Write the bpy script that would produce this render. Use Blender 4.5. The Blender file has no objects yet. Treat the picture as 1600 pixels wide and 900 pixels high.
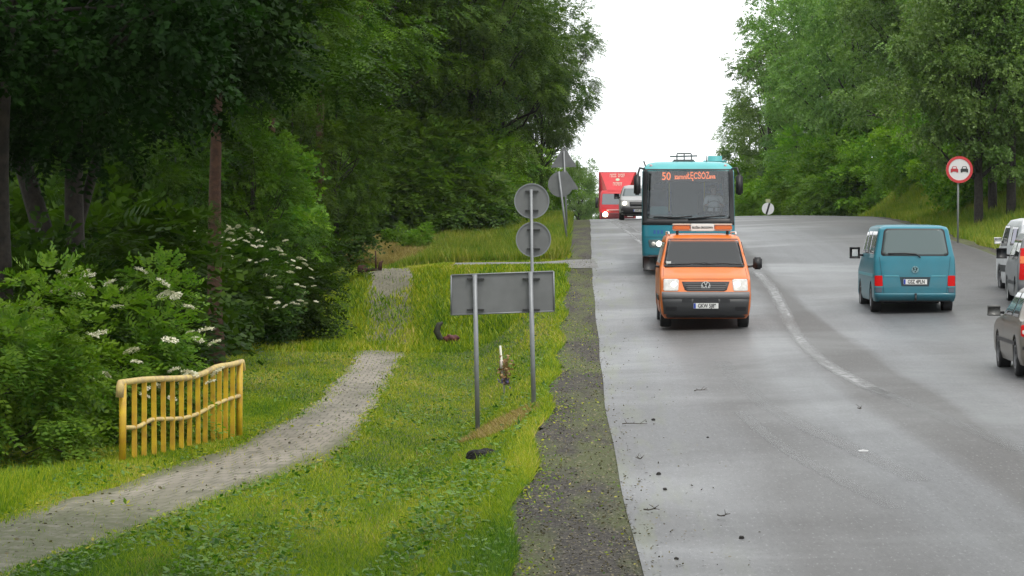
import bpy, bmesh, math, random
import numpy as np
from mathutils import Vector, Matrix
R = math.radians
F = 5040.0            # focal length in photo pixels (1600 px wide)
K = F/2800.0
EYE = 4.0
S = bpy.context.scene
C = S.collection
# ------------------------------------------------------------------ camera, light, exposure
cam = bpy.data.cameras.new('camera'); camo = bpy.data.objects.new('camera', cam); C.objects.link(camo)
camo.location = (0, 0, EYE); camo.rotation_euler = (R(90), 0, 0)
cam.sensor_width = 36; cam.lens = F/1600*36; cam.shift_y = -110/1600
cam.clip_start = 0.5; cam.clip_end = 12000
S.camera = camo
SUN_EL, SUN_AZ = R(62), R(150)     # azimuth measured from +Y towards +X: behind the camera, to the right
w = bpy.data.worlds.new('World'); S.world = w; w.use_nodes = True
nt = w.node_tree; nt.nodes.clear()
sky = nt.nodes.new('ShaderNodeTexSky'); sky.sky_type = 'NISHITA'; sky.sun_disc = False
sky.sun_elevation = SUN_EL; sky.sun_rotation = SUN_AZ; sky.dust_density = 4
mixn = nt.nodes.new('ShaderNodeMixRGB'); mixn.inputs[0].default_value = 0.93
mixn.inputs[2].default_value = (9.6, 9.9, 10.0, 1)
bg = nt.nodes.new('ShaderNodeBackground'); bg.inputs[1].default_value = 0.15
wo = nt.nodes.new('ShaderNodeOutputWorld')
nt.links.new(sky.outputs[0], mixn.inputs[1]); nt.links.new(mixn.outputs[0], bg.inputs[0]); nt.links.new(bg.outputs[0], wo.inputs[0])
sl = bpy.data.lights.new('sun', 'SUN'); sl.energy = 1.5; sl.angle = R(10); sl.color = (1, .95, .86)
so = bpy.data.objects.new('sun', sl); C.objects.link(so)
sd = Vector((math.sin(SUN_AZ)*math.cos(SUN_EL), math.cos(SUN_AZ)*math.cos(SUN_EL), math.sin(SUN_EL)))
so.rotation_euler = sd.to_track_quat('Z', 'Y').to_euler()
S.view_settings.view_transform = 'Standard'; S.view_settings.look = 'None'
S.view_settings.exposure = 0.18; S.view_settings.gamma = 1

# ------------------------------------------------------------------ helpers
def pchip(xs, ys):
    xs = np.array(xs, float); ys = np.array(ys, float); h = np.diff(xs); d = np.diff(ys)/h
    m = np.zeros_like(xs); m[0] = d[0]; m[-1] = d[-1]
    for i in range(1, len(xs)-1):
        if d[i-1]*d[i] > 0:
            w1 = 2*h[i]+h[i-1]; w2 = h[i]+2*h[i-1]; m[i] = (w1+w2)/(w1/d[i-1]+w2/d[i])
    def f(x):
        x = np.clip(np.asarray(x, float), xs[0], xs[-1]); i = np.clip(np.searchsorted(xs, x)-1, 0, len(h)-1)
        t = (x-xs[i])/h[i]
        return (2*t**3-3*t**2+1)*ys[i]+(t**3-2*t**2+t)*h[i]*m[i]+(-2*t**3+3*t**2)*ys[i+1]+(t**3-t**2)*h[i]*m[i+1]
    return f
def sm(x, a, b):
    t = np.clip((np.asarray(x, float)-a)/(b-a), 0, 1); return t*t*(3-2*t)

# the road and land, heights measured down from the eye, along YY = Y/K
HL = pchip([0, 5, 15.5, 20, 26, 31, 36, 41, 49, 56, 65, 75, 85, 95, 105, 117, 135, 160, 200, 300, 3000],
           [3.35, 3.3, 3.1, 2.98, 2.8, 2.66, 2.5, 2.2, 1.63, 1.18, .72, .4, .2, .1, .2, .55, 1.6, 3.8, 7, 12, 16])
XL = pchip([0, 15.5, 25, 36, 49, 65, 80, 95, 117, 135, 200, 300], [.9, 1.13, 1.34, 1.74, 2.2, 2.86, 3.5, 4.1, 5.0, 5.2, 3, -8])
XS = pchip([0, 15.5, 24, 27, 38, 49, 65, 92, 117, 135, 200, 300], [-.5, -.08, .39, .57, 1.08, 1.49, 2.09, 3.1, 4, 4.2, 2, -9])
XR = pchip([0, 15, 51, 56, 75, 95, 117, 135, 200, 300], [13.0, 13.2, 13.9, 14.0, 15.6, 18.3, 20, 20, 17, 6])
SUP = pchip([0, 45, 56, 75, 95, 130, 3000], [.025, .025, .034, .03, .022, .01, .0])
LAND = pchip([0, 40, 46, 52, 57, 62, 70, 80, 95, 117, 160, 200, 300, 3000], [3.4, 3.4, 3.3, 3.0, 2.45, 1.9, 1.25, .6, .1, .4, 4.5, 8, 12.2, 16])
BANK = pchip([0, 40, 56, 65, 75, 95, 120, 160], [.4, .5, .85, 1.9, 2.9, 3.7, 3.0, 1.5])
PX = pchip([0, 12, 16, 18.7, 20.7, 23.8, 26.4, 30.7, 36.6, 43.3, 52, 57, 62], [-9.6, -7.0, -5.9, -5.2, -4.75, -3.88, -3.38, -3.06, -3.1, -3.22, -3.55, -4.2, -6.2])
PW = pchip([0, 19, 25, 27, 30.7, 43, 50], [.9, .9, .95, .86, .60, .56, .70])
def h_road(x, Y):
    y = np.asarray(Y)/K
    return HL(y) - SUP(y)*(x-XL(y)) + .006*np.maximum(0, x-12.5)**2*sm(y, 60, 95)
SIDE = pchip([-30, -9, -5, -1.5, 2.5, 6], [70, 62.5, 57.5, 54, 53, 52.8])      # side road: YY of its centre at x
SIDEH = pchip([-30, -9, -5, -1.5, 1.5, 2.5], [2.2, 2.1, 1.75, 1.4, 1.36, 1.36])
def wob(x, Y):
    return .5*np.sin(x*1.7+Y*.31)*np.sin(Y*.23-x*.6)+.3*np.sin(x*3.1-Y*.53+1)+.2*np.sin(Y*1.1+x*2.3)
def h_terr(x, Y):
    x = np.asarray(x, float); Y = np.asarray(Y, float); y = Y/K
    xs, xr, hl, la = XS(y), XR(y), HL(y), LAND(y)
    d = xs-x
    wdt = 1.75+1.75*sm(y, 30, 55)
    left = hl + (la-hl)*sm(d, -.1, wdt) + .10*sm(d, .6, 2)*sm(-d, -3.4, -2)*(y < 50)
    left = left + .05*wob(x, Y)*sm(d, .3, 2) - .012*np.maximum(0, d-9)
    # the railing stands on a small rise
    dy = y-SIDE(x); ms = np.where(dy < 0, 1-sm(-dy, 1.5, 9.0), 1-sm(dy, 1.7, 4.5))*(x < 2.5)
    left = left*(1-ms) + ms*(SIDEH(x)+.05*np.maximum(0, -dy-1.6))
    e = x-xr
    hr = h_road(xr, Y)
    right = hr - BANK(y)*sm(e, .3, 5.5) + .08*sm(e, .0, .5)+.05*wob(x, Y)*sm(e, .5, 2) - .03*np.maximum(0, e-5.5)
    mid = h_road(x, Y)
    h = np.where(x < xs, left, np.where(x > xr, right, mid))
    return h
def pmask(x, Y):                     # 1 where the paved path lies
    y = Y/K
    c = PX(y); wd = PW(y)
    gap = sm(y, 43.3, 44.5)*(1-sm(y, 50.0, 51.5))
    return (np.abs(x-c) < wd)*(y < 61)*(1-gap*.45)
def zt(x, Y): return EYE - float(h_terr(x, Y))
def zr(x, Y): return EYE - float(h_road(x, Y))
def onroad(px, py):                  # where the sight line through a photo pixel meets the road
    lo = None
    for Y in np.arange(20, 172, .25):
        x = (px-800)/F*Y; z = EYE-(py-340)/F*Y
        if z < zr(x, Y): return x, Y
    return x, Y

MATS = {}
def mat(name, col, rough=.6, metal=0, spec=.5, emit=None, es=1, coat=0, noise=0, nscale=5, alpha=None, col2=None, bump=0, bscale=40):
    if name in MATS: return MATS[name]
    m = bpy.data.materials.new(name); m.use_nodes = True; n = m.node_tree; p = n.nodes['Principled BSDF']
    p.inputs['Base Color'].default_value = (*col, 1); p.inputs['Roughness'].default_value = rough
    p.inputs['Metallic'].default_value = metal; p.inputs['Specular IOR Level'].default_value = spec
    if coat: p.inputs['Coat Weight'].default_value = coat; p.inputs['Coat Roughness'].default_value = .06
    if emit: p.inputs['Emission Color'].default_value = (*emit, 1); p.inputs['Emission Strength'].default_value = es
    if noise or col2:
        tc = n.nodes.new('ShaderNodeTexCoord'); ns = n.nodes.new('ShaderNodeTexNoise'); ns.inputs['Scale'].default_value = nscale
        ns.inputs['Detail'].default_value = 6
        n.links.new(tc.outputs['Object'], ns.inputs['Vector'])
        cr = n.nodes.new('ShaderNodeValToRGB'); c2 = col2 or tuple(c*(1-noise) for c in col)
        cr.color_ramp.elements[0].position = .35; cr.color_ramp.elements[1].position = .65
        cr.color_ramp.elements[0].color = (*c2, 1); cr.color_ramp.elements[1].color = (*col, 1)
        n.links.new(ns.outputs[0], cr.inputs[0]); n.links.new(cr.outputs[0], p.inputs['Base Color'])
        if bump:
            n2 = n.nodes.new('ShaderNodeTexNoise'); n2.inputs['Scale'].default_value = bscale; n2.inputs['Detail'].default_value = 8
            n.links.new(tc.outputs['Object'], n2.inputs['Vector'])
            b = n.nodes.new('ShaderNodeBump'); b.inputs['Strength'].default_value = bump; b.inputs['Distance'].default_value = .03
            n.links.new(n2.outputs[0], b.inputs['Height']); n.links.new(b.outputs[0], p.inputs['Normal'])
    MATS[name] = m; return m
def glass(name, tint=(.5, .55, .55), thr=.6, ior=1.62):
    if name in MATS: return MATS[name]
    m = bpy.data.materials.new(name); m.use_nodes = True; n = m.node_tree; n.nodes.clear()
    o = n.nodes.new('ShaderNodeOutputMaterial'); t = n.nodes.new('ShaderNodeBsdfTransparent'); t.inputs[0].default_value = (*[c*thr/.5*.5 for c in tint], 1)
    g = n.nodes.new('ShaderNodeBsdfGlossy'); g.inputs['Roughness'].default_value = .03
    fr = n.nodes.new('ShaderNodeFresnel'); fr.inputs[0].default_value = ior
    mx = n.nodes.new('ShaderNodeMixShader')
    n.links.new(fr.outputs[0], mx.inputs[0]); n.links.new(t.outputs[0], mx.inputs[1]); n.links.new(g.outputs[0], mx.inputs[2])
    n.links.new(mx.outputs[0], o.inputs[0]); MATS[name] = m; return m

def mesh_np(name, verts, faces, loops_per=4):
    me = bpy.data.meshes.new(name); verts = np.asarray(verts, np.float32); faces = np.asarray(faces, np.int32)
    nf = len(faces)
    me.vertices.add(len(verts)); me.vertices.foreach_set('co', verts.ravel())
    me.loops.add(nf*loops_per); me.loops.foreach_set('vertex_index', faces.ravel())
    me.polygons.add(nf); me.polygons.foreach_set('loop_start', np.arange(nf, dtype=np.int32)*loops_per)
    me.update(calc_edges=True); return me
def obj(name, me, m=None, parent=None, smooth=False):
    if isinstance(me, bmesh.types.BMesh):
        bm = me; me = bpy.data.meshes.new(name); bm.to_mesh(me); bm.free()
    o = bpy.data.objects.new(name, me); C.objects.link(o)
    if m is not None:
        for k in (m if isinstance(m, (list, tuple)) else [m]): me.materials.append(k)
    if parent: o.parent = parent
    if smooth: me.polygons.foreach_set('use_smooth', [True]*len(me.polygons))
    return o
def tag(o, label=None, cat=None, group=None, kind=None):
    if label: o['label'] = label
    if cat: o['category'] = cat
    if group: o['group'] = group
    if kind: o['kind'] = kind
    return o
def thing(name, label, cat, loc=(0, 0, 0), rz=0, group=None):
    o = bpy.data.objects.new(name, None); C.objects.link(o); o.location = loc; o.rotation_euler = (0, 0, rz)
    o.empty_display_size = .3
    return tag(o, label, cat, group)
def structure(o): o['kind'] = 'structure'; return o
def box(bm, x0, x1, y0, y1, z0, z1, bev=0, M=None):
    r = bmesh.ops.create_cube(bm, size=1); vs = r['verts']
    for v in vs: v.co = Vector(((x0+x1)/2+v.co.x*(x1-x0), (y0+y1)/2+v.co.y*(y1-y0), (z0+z1)/2+v.co.z*(z1-z0)))
    if bev:
        es = list({e for v in vs for e in v.link_edges})
        rr = bmesh.ops.bevel(bm, geom=es, offset=bev, segments=2, affect='EDGES'); vs = list({v for f in rr['faces'] for v in f.verts})
    if M: bmesh.ops.transform(bm, matrix=M, verts=vs)
    return vs
def tube(bm, pts, rads, n=8, cap=True):
    if not hasattr(rads, '__len__'): rads = [rads]*len(pts)
    pts = [Vector(p) for p in pts]; rings = []; prev = None
    for i, p in enumerate(pts):
        d = (pts[min(i+1, len(pts)-1)]-pts[max(i-1, 0)]).normalized()
        if prev is None:
            a = d.orthogonal().normalized()
        else:
            a = (prev - d*prev.dot(d)).normalized()
        prev = a; b = d.cross(a)
        rings.append([bm.verts.new(p+(a*math.cos(t)+b*math.sin(t))*rads[i]) for t in [2*math.pi*k/n for k in range(n)]])
    for r0, r1 in zip(rings, rings[1:]):
        for k in range(n): bm.faces.new((r0[k], r0[(k+1) % n], r1[(k+1) % n], r1[k]))
    if cap: bm.faces.new(rings[0][::-1]); bm.faces.new(rings[-1])
def disc(bm, c, r, axis, th, n=28, inner=0):
    """flat disc / ring plate, axis is its normal"""
    ax = Vector(axis).normalized(); a = ax.orthogonal().normalized(); b = ax.cross(a); c = Vector(c)
    def ring(rr, off): return [bm.verts.new(c+ax*off+(a*math.cos(2*math.pi*k/n)+b*math.sin(2*math.pi*k/n))*rr) for k in range(n)]
    o0, o1 = ring(r, -th/2), ring(r, th/2)
    for k in range(n): bm.faces.new((o0[k], o0[(k+1) % n], o1[(k+1) % n], o1[k]))
    if inner:
        i0, i1 = ring(inner, -th/2), ring(inner, th/2)
        for k in range(n):
            j = (k+1) % n
            bm.faces.new((i0[j], i0[k], i1[k], i1[j])); bm.faces.new((o1[k], o1[j], i1[j], i1[k])); bm.faces.new((o0[j], o0[k], i0[k], i0[j]))
    else: bm.faces.new(o0[::-1]); bm.faces.new(o1)
def prism(bm, poly, y0, y1, flip=False):
    """polygon in (x,z) extruded along y"""
    a = [bm.verts.new((p[0], y0, p[1])) for p in poly]; b = [bm.verts.new((p[0], y1, p[1])) for p in poly]
    n = len(poly); bm.faces.new(a); bm.faces.new(b[::-1])
    for k in range(n): bm.faces.new((a[k], b[k], b[(k+1) % n], a[(k+1) % n]))
    bmesh.ops.recalc_face_normals(bm, faces=bm.faces[:])
def text_mesh(txt, size, depth=.004, sx=1, bold=0):
    cu = bpy.data.curves.new('text', 'FONT'); cu.body = txt; cu.size = size; cu.extrude = depth; cu.align_x = 'CENTER'; cu.align_y = 'CENTER'; cu.offset = bold
    t = bpy.data.objects.new('text', cu); C.objects.link(t)
    me = bpy.data.meshes.new_from_object(t.evaluated_get(bpy.context.evaluated_depsgraph_get()))
    C.objects.unlink(t); bpy.data.objects.remove(t); bpy.data.curves.remove(cu)
    for v in me.vertices: v.co = Vector((v.co.x*sx, -v.co.z, v.co.y))     # stands upright facing -Y
    me.materials.clear(); return me
def bool_diff(o, cutters):
    for c in cutters:
        c.parent = o.parent; md = o.modifiers.new('b', 'BOOLEAN'); md.operation = 'DIFFERENCE'; md.object = c; md.solver = 'EXACT'
    bpy.context.view_layer.update()
    me = bpy.data.meshes.new_from_object(o.evaluated_get(bpy.context.evaluated_depsgraph_get()))
    o.modifiers.clear(); o.data = me
    for c in cutters: bpy.data.objects.remove(c)
    return o

# ------------------------------------------------------------------ ground materials
class NT:
    def __init__(s, name):
        s.m = bpy.data.materials.new(name); s.m.use_nodes = True; s.n = s.m.node_tree; s.p = s.n.nodes['Principled BSDF']
        s.tc = s.n.nodes.new('ShaderNodeTexCoord')
    def L(s, a, b): s.n.links.new(a, b)
    def mapv(s, src, sc=(1, 1, 1)):
        m = s.n.nodes.new('ShaderNodeMapping'); m.inputs['Scale'].default_value = sc; s.L(s.tc.outputs[src], m.inputs[0]); return m.outputs[0]
    def noise(s, v, scale, detail=5, rough=.55, dist=0):
        k = s.n.nodes.new('ShaderNodeTexNoise'); k.inputs['Scale'].default_value = scale; k.inputs['Detail'].default_value = detail
        k.inputs['Roughness'].default_value = rough; k.inputs['Distortion'].default_value = dist; s.L(v, k.inputs['Vector']); return k.outputs[0]
    def ramp(s, v, stops):
        r = s.n.nodes.new('ShaderNodeValToRGB'); e = r.color_ramp.elements
        while len(e) < len(stops): e.new(.5)
        for q, (p, c) in zip(e, stops): q.position = p; q.color = (*c, 1) if len(c) == 3 else c
        s.L(v, r.inputs[0]); return r.outputs[0]
    def mix(s, f, a, b, mode='MIX'):
        k = s.n.nodes.new('ShaderNodeMixRGB'); k.blend_type = mode
        for i, v in enumerate((f, a, b)):
            if hasattr(v, 'links'): s.L(v, k.inputs[i])
            else: k.inputs[i].default_value = v if i == 0 else (*v, 1)
        return k.outputs[0]
    def math(s, op, a, b=0):
        k = s.n.nodes.new('ShaderNodeMath'); k.operation = op
        for i, v in enumerate((a, b)):
            if hasattr(v, 'links'): s.L(v, k.inputs[i])
            else: k.inputs[i].default_value = v
        return k.outputs[0]
    def bump(s, v, st=.3, d=.02):
        b = s.n.nodes.new('ShaderNodeBump'); b.inputs['Strength'].default_value = st; b.inputs['Distance'].default_value = d
        s.L(v, b.inputs['Height']); s.L(b.outputs[0], s.p.inputs['Normal'])
g1 = lambda v: (v, v, v)
def m_road():
    t = NT('asphalt')
    uv = t.mapv('UV'); 
    grain = t.noise(uv, 38, 3, .7)
    along = t.noise(t.mapv('UV', (.9, .012, 1)), 1.0, 4, .5, .2)          # long bands made by the wheels
    along2 = t.noise(t.mapv('UV', (2.6, .02, 1)), 1.0, 3, .5)
    patch = t.noise(t.mapv('UV', (.35, .035, 1)), 1.0, 5, .6, .4)
    cross = t.noise(t.mapv('UV', (.16, .13, 1)), 1.0, 5, .6, .5)           # patchy sheen: smoother spots, also painted paler into the colour
    sep = t.n.nodes.new('ShaderNodeSeparateXYZ'); t.L(t.tc.outputs['UV'], sep.inputs[0])
    u = t.math('ADD', sep.outputs[0], t.math('MULTIPLY', t.math('SUBTRACT', t.noise(t.mapv('UV', (.6, .03, 1)), 1), .5), 1.6))
    band = t.ramp(t.math('DIVIDE', u, 13.0), [(0, g1(.05)), (.07, g1(0)), (.13, g1(.75)), (.19, g1(.55)), (.24, g1(.05)), (.29, g1(.25)), (.32, g1(.95)), (.365, g1(.95)), (.385, g1(0)), (.58, g1(.05)), (.72, g1(.55)), (1, g1(.95))])
    col = t.ramp(along, [(.34, g1(.085)), (.5, (.115, .117, .122)), (.66, (.165, .169, .18))])
    col = t.mix(.3, col, t.ramp(along2, [(.3, g1(.07)), (.7, (.17, .17, .18))]))
    col = t.mix(t.ramp(patch, [(.42, g1(0)), (.62, g1(.5))]), col, (.085, .078, .072))
    col = t.mix(t.ramp(cross, [(.50, g1(0)), (.72, g1(.5))]), col, (.19, .193, .203))
    col = t.mix(t.math('MULTIPLY', band, .85), col, (.060, .053, .047))
    fine = t.noise(t.mapv('UV', (16, 2.2, 1)), 1, 4, .7)
    col = t.mix(.55, col, t.ramp(fine, [(.3, g1(.55)), (.6, g1(1.05))]), 'MULTIPLY')
    speck = t.noise(t.mapv('UV', (30, 6, 1)), 1, 2, .5)
    col = t.mix(t.ramp(speck, [(.62, g1(0)), (.70, g1(.55))]), col, (.26, .26, .26))
    col = t.mix(t.ramp(speck, [(.30, g1(.6)), (.38, g1(0))]), col, (.03, .03, .03))
    col = t.mix(.5, col, t.ramp(grain, [(.3, g1(.3)), (.65, g1(1.05))]), 'MULTIPLY')
    edge = t.ramp(t.math('DIVIDE', u, 13.0), [(.02, g1(1)), (.085, g1(0))])
    moss = t.math('MULTIPLY', edge, t.ramp(t.noise(t.mapv('UV', (3, .25, 1)), 1, 6), [(.5, g1(0)), (.62, g1(.5))]))
    col = t.mix(moss, col, (.10, .115, .045))
    t.L(col, t.p.inputs['Base Color'])
    rg = t.mix(.6, t.ramp(band, [(0, g1(.36)), (1, g1(.62))]), t.ramp(cross, [(.42, g1(.62)), (.66, g1(.36))]))
    t.L(rg, t.p.inputs['Roughness']); t.p.inputs['Specular IOR Level'].default_value = .5
    t.bump(t.mix(.5, grain, fine), .6, .008)
    return t.m
def m_shoulder():
    t = NT('shoulder_dirt'); o = t.tc.outputs['Object']
    a = t.noise(o, 14, 8, .75); b = t.noise(t.mapv('Object', (1.2, .22, 1)), 1, 5, .6); c = t.noise(o, 45, 4, .7)
    col = t.ramp(a, [(.38, (.008, .006, .004)), (.5, (.036, .029, .022)), (.62, (.11, .092, .072))])
    col = t.mix(t.ramp(b, [(.46, g1(0)), (.58, g1(.75))]), col, (.085, .10, .020))
    col = t.mix(t.ramp(c, [(.66, g1(0)), (.72, g1(.8))]), col, (.24, .23, .2))
    t.L(col, t.p.inputs['Base Color']); t.p.inputs['Roughness'].default_value = .85
    t.bump(a, .9, .05); return t.m
def m_soil():
    t = NT('turf_soil'); o = t.tc.outputs['Object']
    a = t.noise(o, .9, 6, .6); b = t.noise(o, 7, 6, .7)
    col = t.ramp(a, [(.3, (.035, .07, .008)), (.5, (.065, .105, .010)), (.62, (.10, .12, .018)), (.72, (.14, .11, .04))])
    col = t.mix(.6, col, t.ramp(b, [(.35, g1(.35)), (.65, g1(1.0))]), 'MULTIPLY')
    t.L(col, t.p.inputs['Base Color']); t.p.inputs['Roughness'].default_value = .9; t.bump(b, .8, .08); return t.m
def m_paving(name, gravel=False):
    t = NT(name); v = t.mapv('UV', (1, 1, 1)); o = t.tc.outputs['Object']
    br = t.n.nodes.new('ShaderNodeTexBrick'); br.inputs['Scale'].default_value = 1.0
    br.inputs['Brick Width'].default_value = .2; br.inputs['Row Height'].default_value = .5; br.inputs['Mortar Size'].default_value = .016; br.offset = 0.5
    br.inputs['Color1'].default_value = (.33, .29, .24, 1); br.inputs['Color2'].default_value = (.27, .235, .195, 1); br.inputs['Mortar'].default_value = (.155, .145, .105, 1)
    t.L(v, br.inputs['Vector'])
    n1 = t.noise(o, 1.3, 6, .65); n2 = t.noise(o, 12, 6, .7)
    base = br.outputs['Color'] if not gravel else t.ramp(n2, [(.3, g1(.14)), (.7, (.30, .29, .28))])
    col = t.mix(.5, base, t.ramp(n2, [(.3, g1(.6)), (.7, g1(1))]), 'MULTIPLY')
    sep = t.n.nodes.new('ShaderNodeSeparateXYZ'); t.L(t.tc.outputs['UV'], sep.inputs[0])
    ed = t.ramp(t.math('ABSOLUTE', sep.outputs[2]), [(.6, g1(0)), (1.0, g1(1))])
    n3 = t.noise(t.mapv('Object', (.5, .10, 1)), 1, 6, .7)
    dirt = t.math('ADD', t.ramp(n1, [(.52, g1(0)), (.68, g1(.6))]), t.ramp(n3, [(.5, g1(0)), (.62, g1(.4))]))
    col = t.mix(dirt, col, (.085, .08, .055))
    ys = t.math('MULTIPLY', sep.outputs[1], 1/110.0)
    gp = t.ramp(ys, [(0, g1(1)), (36/110, g1(.95)), (41.5/110, g1(.12)), (43.0*K/110, g1(.05)), (45*K/110, g1(.95)), (50*K/110, g1(.95)), (52.5*K/110, g1(.35)), (1, g1(.3))])
    n4 = t.noise(o, 3.5, 6, .75)
    mo = t.math('MULTIPLY', gp, t.ramp(n4, [(.32, g1(.3)), (.55, g1(1))]))
    e2 = t.ramp(t.math('ADD', t.math('ABSOLUTE', sep.outputs[0]), t.math('MULTIPLY', n4, .5)), [(.72, g1(0)), (1.0, g1(.8))])
    if not gravel: col = t.mix(t.math('MAXIMUM', mo, e2), col, (.075, .082, .026))
    t.L(col, t.p.inputs['Base Color']); t.p.inputs['Roughness'].default_value = .8; t.bump(n2, .25, .01); return t.m
def leafmat(name, c1, c2, rnd=.25, trans=.28, rough=.5, spec=.35):
    m = bpy.data.materials.new(name); m.use_nodes = True; n = m.node_tree; p = n.nodes['Principled BSDF']; o = n.nodes['Material Output']
    at = n.nodes.new('ShaderNodeAttribute'); at.attribute_name = 'tint'
    cr = n.nodes.new('ShaderNodeValToRGB'); cr.color_ramp.elements[0].color = (*c1, 1); cr.color_ramp.elements[1].color = (*c2, 1)
    oi = n.nodes.new('ShaderNodeObjectInfo')
    hs = n.nodes.new('ShaderNodeHueSaturation')
    mr = n.nodes.new('ShaderNodeMapRange'); mr.inputs[3].default_value = 1-rnd; mr.inputs[4].default_value = 1+rnd
    mh = n.nodes.new('ShaderNodeMapRange'); mh.inputs[3].default_value = .494; mh.inputs[4].default_value = .510
    L = n.links.new
    L(at.outputs['Fac'], cr.inputs[0]); L(cr.outputs[0], hs.inputs['Color']); L(oi.outputs['Random'], mr.inputs[0]); L(oi.outputs['Random'], mh.inputs[0])
    L(mr.outputs[0], hs.inputs['Value']); L(mh.outputs[0], hs.inputs['Hue'])
    L(hs.outputs[0], p.inputs['Base Color']); p.inputs['Roughness'].default_value = rough; p.inputs['Specular IOR Level'].default_value = spec
    tr = n.nodes.new('ShaderNodeBsdfTranslucent'); mx = n.nodes.new('ShaderNodeMixShader'); mx.inputs[0].default_value = trans
    br = n.nodes.new('ShaderNodeMixRGB'); br.blend_type = 'MULTIPLY'; br.inputs[0].default_value = 1; br.inputs[2].default_value = (1.5, 1.7, .6, 1)
    L(hs.outputs[0], br.inputs[1]); L(br.outputs[0], tr.inputs[0]); L(p.outputs[0], mx.inputs[1]); L(tr.outputs[0], mx.inputs[2]); L(mx.outputs[0], o.inputs[0])
    return m

# ------------------------------------------------------------------ ground sheet
def axis(parts):
    a = []
    for lo, hi, st in parts: a += list(np.arange(lo, hi, st))
    return np.array(a+[parts[-1][1]])
gx = axis([(-3000, -400, 400), (-400, -60, 40), (-60, -16, 2), (-16, 26, .25), (26, 60, 2), (60, 400, 40), (400, 3000, 400)])
gy = axis([(-400, 0, 50), (0, 16, 2), (16, 120, .5), (120, 230, 1), (230, 400, 10), (400, 1000, 60), (1000, 5000, 500)])
X, Y = np.meshgrid(gx, gy); H = h_terr(X, np.clip(Y, 0, 5000))
y_ = Y/K
inroad = (X > XS(y_)+.06) & (X < XR(y_)-.05)
inpath = (pmask(X, Y) > .5)
inside_ = (np.abs(y_-SIDE(X)) < 1.6) & (X < 2.5) & (X > -9)
H = H + .12*inroad + .03*inpath + .04*inside_
V = np.stack([X, Y, EYE-H], -1).reshape(-1, 3); nx = len(gx); ny = len(gy)
I = np.arange(nx*ny).reshape(ny, nx)
Fq = np.stack([I[:-1, :-1], I[:-1, 1:], I[1:, 1:], I[1:, :-1]], -1).reshape(-1, 4)
structure(obj('ground', mesh_np('ground', V, Fq), m_soil(), smooth=True))

def strip(name, Ys, xa, xb, zf, m, cols=12, dz=0, uvf=None, skirt=.08):
    vs = []; uv = []
    for Yv, a, b in zip(Ys, xa, xb):
        for k in range(cols+1):
            x = a+(b-a)*k/cols; vs.append((x, Yv, zf(x, Yv)+dz)); uv.append(uvf(x, Yv, k/cols) if uvf else (x, Yv))
    n = cols+1; fs = [(i*n+k, i*n+k+1, (i+1)*n+k+1, (i+1)*n+k) for i in range(len(Ys)-1) for k in range(cols)]
    me = mesh_np(name, vs, fs); ul = me.uv_layers.new(name='UVMap')
    li = np.empty(len(me.loops), np.int32); me.loops.foreach_get('vertex_index', li)
    ul.data.foreach_set('uv', np.array(uv, np.float32)[li].ravel())
    return structure(obj(name, me, m, smooth=True))
RY = axis([(10, 120, .8), (120, 230, 1.5), (230, 400, 8)])
MR = m_road()
strip('road', RY, XL(RY/K)+.012*np.sin(RY*.5), XR(RY/K), zr, MR, 40, .004, lambda x, Yv, t: (x-float(XL(Yv/K)), Yv))
rn = random.Random(5)
SY = axis([(10, 120, .35), (120, 230, 1)])
strip('shoulder', SY, XS(SY/K)+np.array([rn.uniform(-.07, .07) for _ in SY])+.08*np.sin(SY*.7), XL(SY/K)+.12, zr, m_shoulder(), 8, -.006)
SYR = axis([(20, 230, .5)])
strip('right_shoulder', SYR, XR(SYR/K)-.1, XR(SYR/K)+.45+.1*np.sin(SYR), lambda x, Yv: max(zt(x, Yv), zr(x, Yv)), MATS.get('x') or bpy.data.materials['shoulder_dirt'], 4, -.008)
# path: paved with concrete bricks, broken by a grassed-over stretch
PV = m_paving('brick_paving')
pl = [0.]
PYs = axis([(14, 61.2*K, .3)])
def pathstrip(Ys, r):
    q = random.Random(r)
    xa = PX(Ys/K)-PW(Ys/K)-.05*np.sin(Ys*.9)+np.array([q.uniform(-.07, .07) for _ in Ys])
    xb = PX(Ys/K)+PW(Ys/K)+.05*np.sin(Ys*1.3)+np.array([q.uniform(-.07, .07) for _ in Ys])
    return strip('path', Ys, xa, xb, zt, PV, 10, .012, lambda x, Yv, t: (x-float(PX(Yv/K)), Yv))
pathstrip(PYs, 1)
# side road
sx = np.arange(-9, 2.6, .25); vs = []; uv = []
for x in sx:
    for k in range(7):
        yy = float(SIDE(x))-1.45+2.9*k/6; Yv = yy*K; z = EYE-float(SIDEH(x)); 
        if x > .8: z = z*(1-min(1, (x-.8)/1.0)) + zr(x, Yv)*min(1, (x-.8)/1.0)
        vs.append((x, Yv, z+.008)); uv.append((x, Yv))
n = 7; fs = [(i*n+k, i*n+n+k, i*n+n+k+1, i*n+k+1) for i in range(len(sx)-1) for k in range(6)]
me = mesh_np('side_road', vs, fs); ul = me.uv_layers.new(name='UVMap'); li = np.empty(len(me.loops), np.int32); me.loops.foreach_get('vertex_index', li)
ul.data.foreach_set('uv', np.array(uv, np.float32)[li].ravel())
structure(obj('side_road', me, m_paving('worn_concrete', True), smooth=True))
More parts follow.
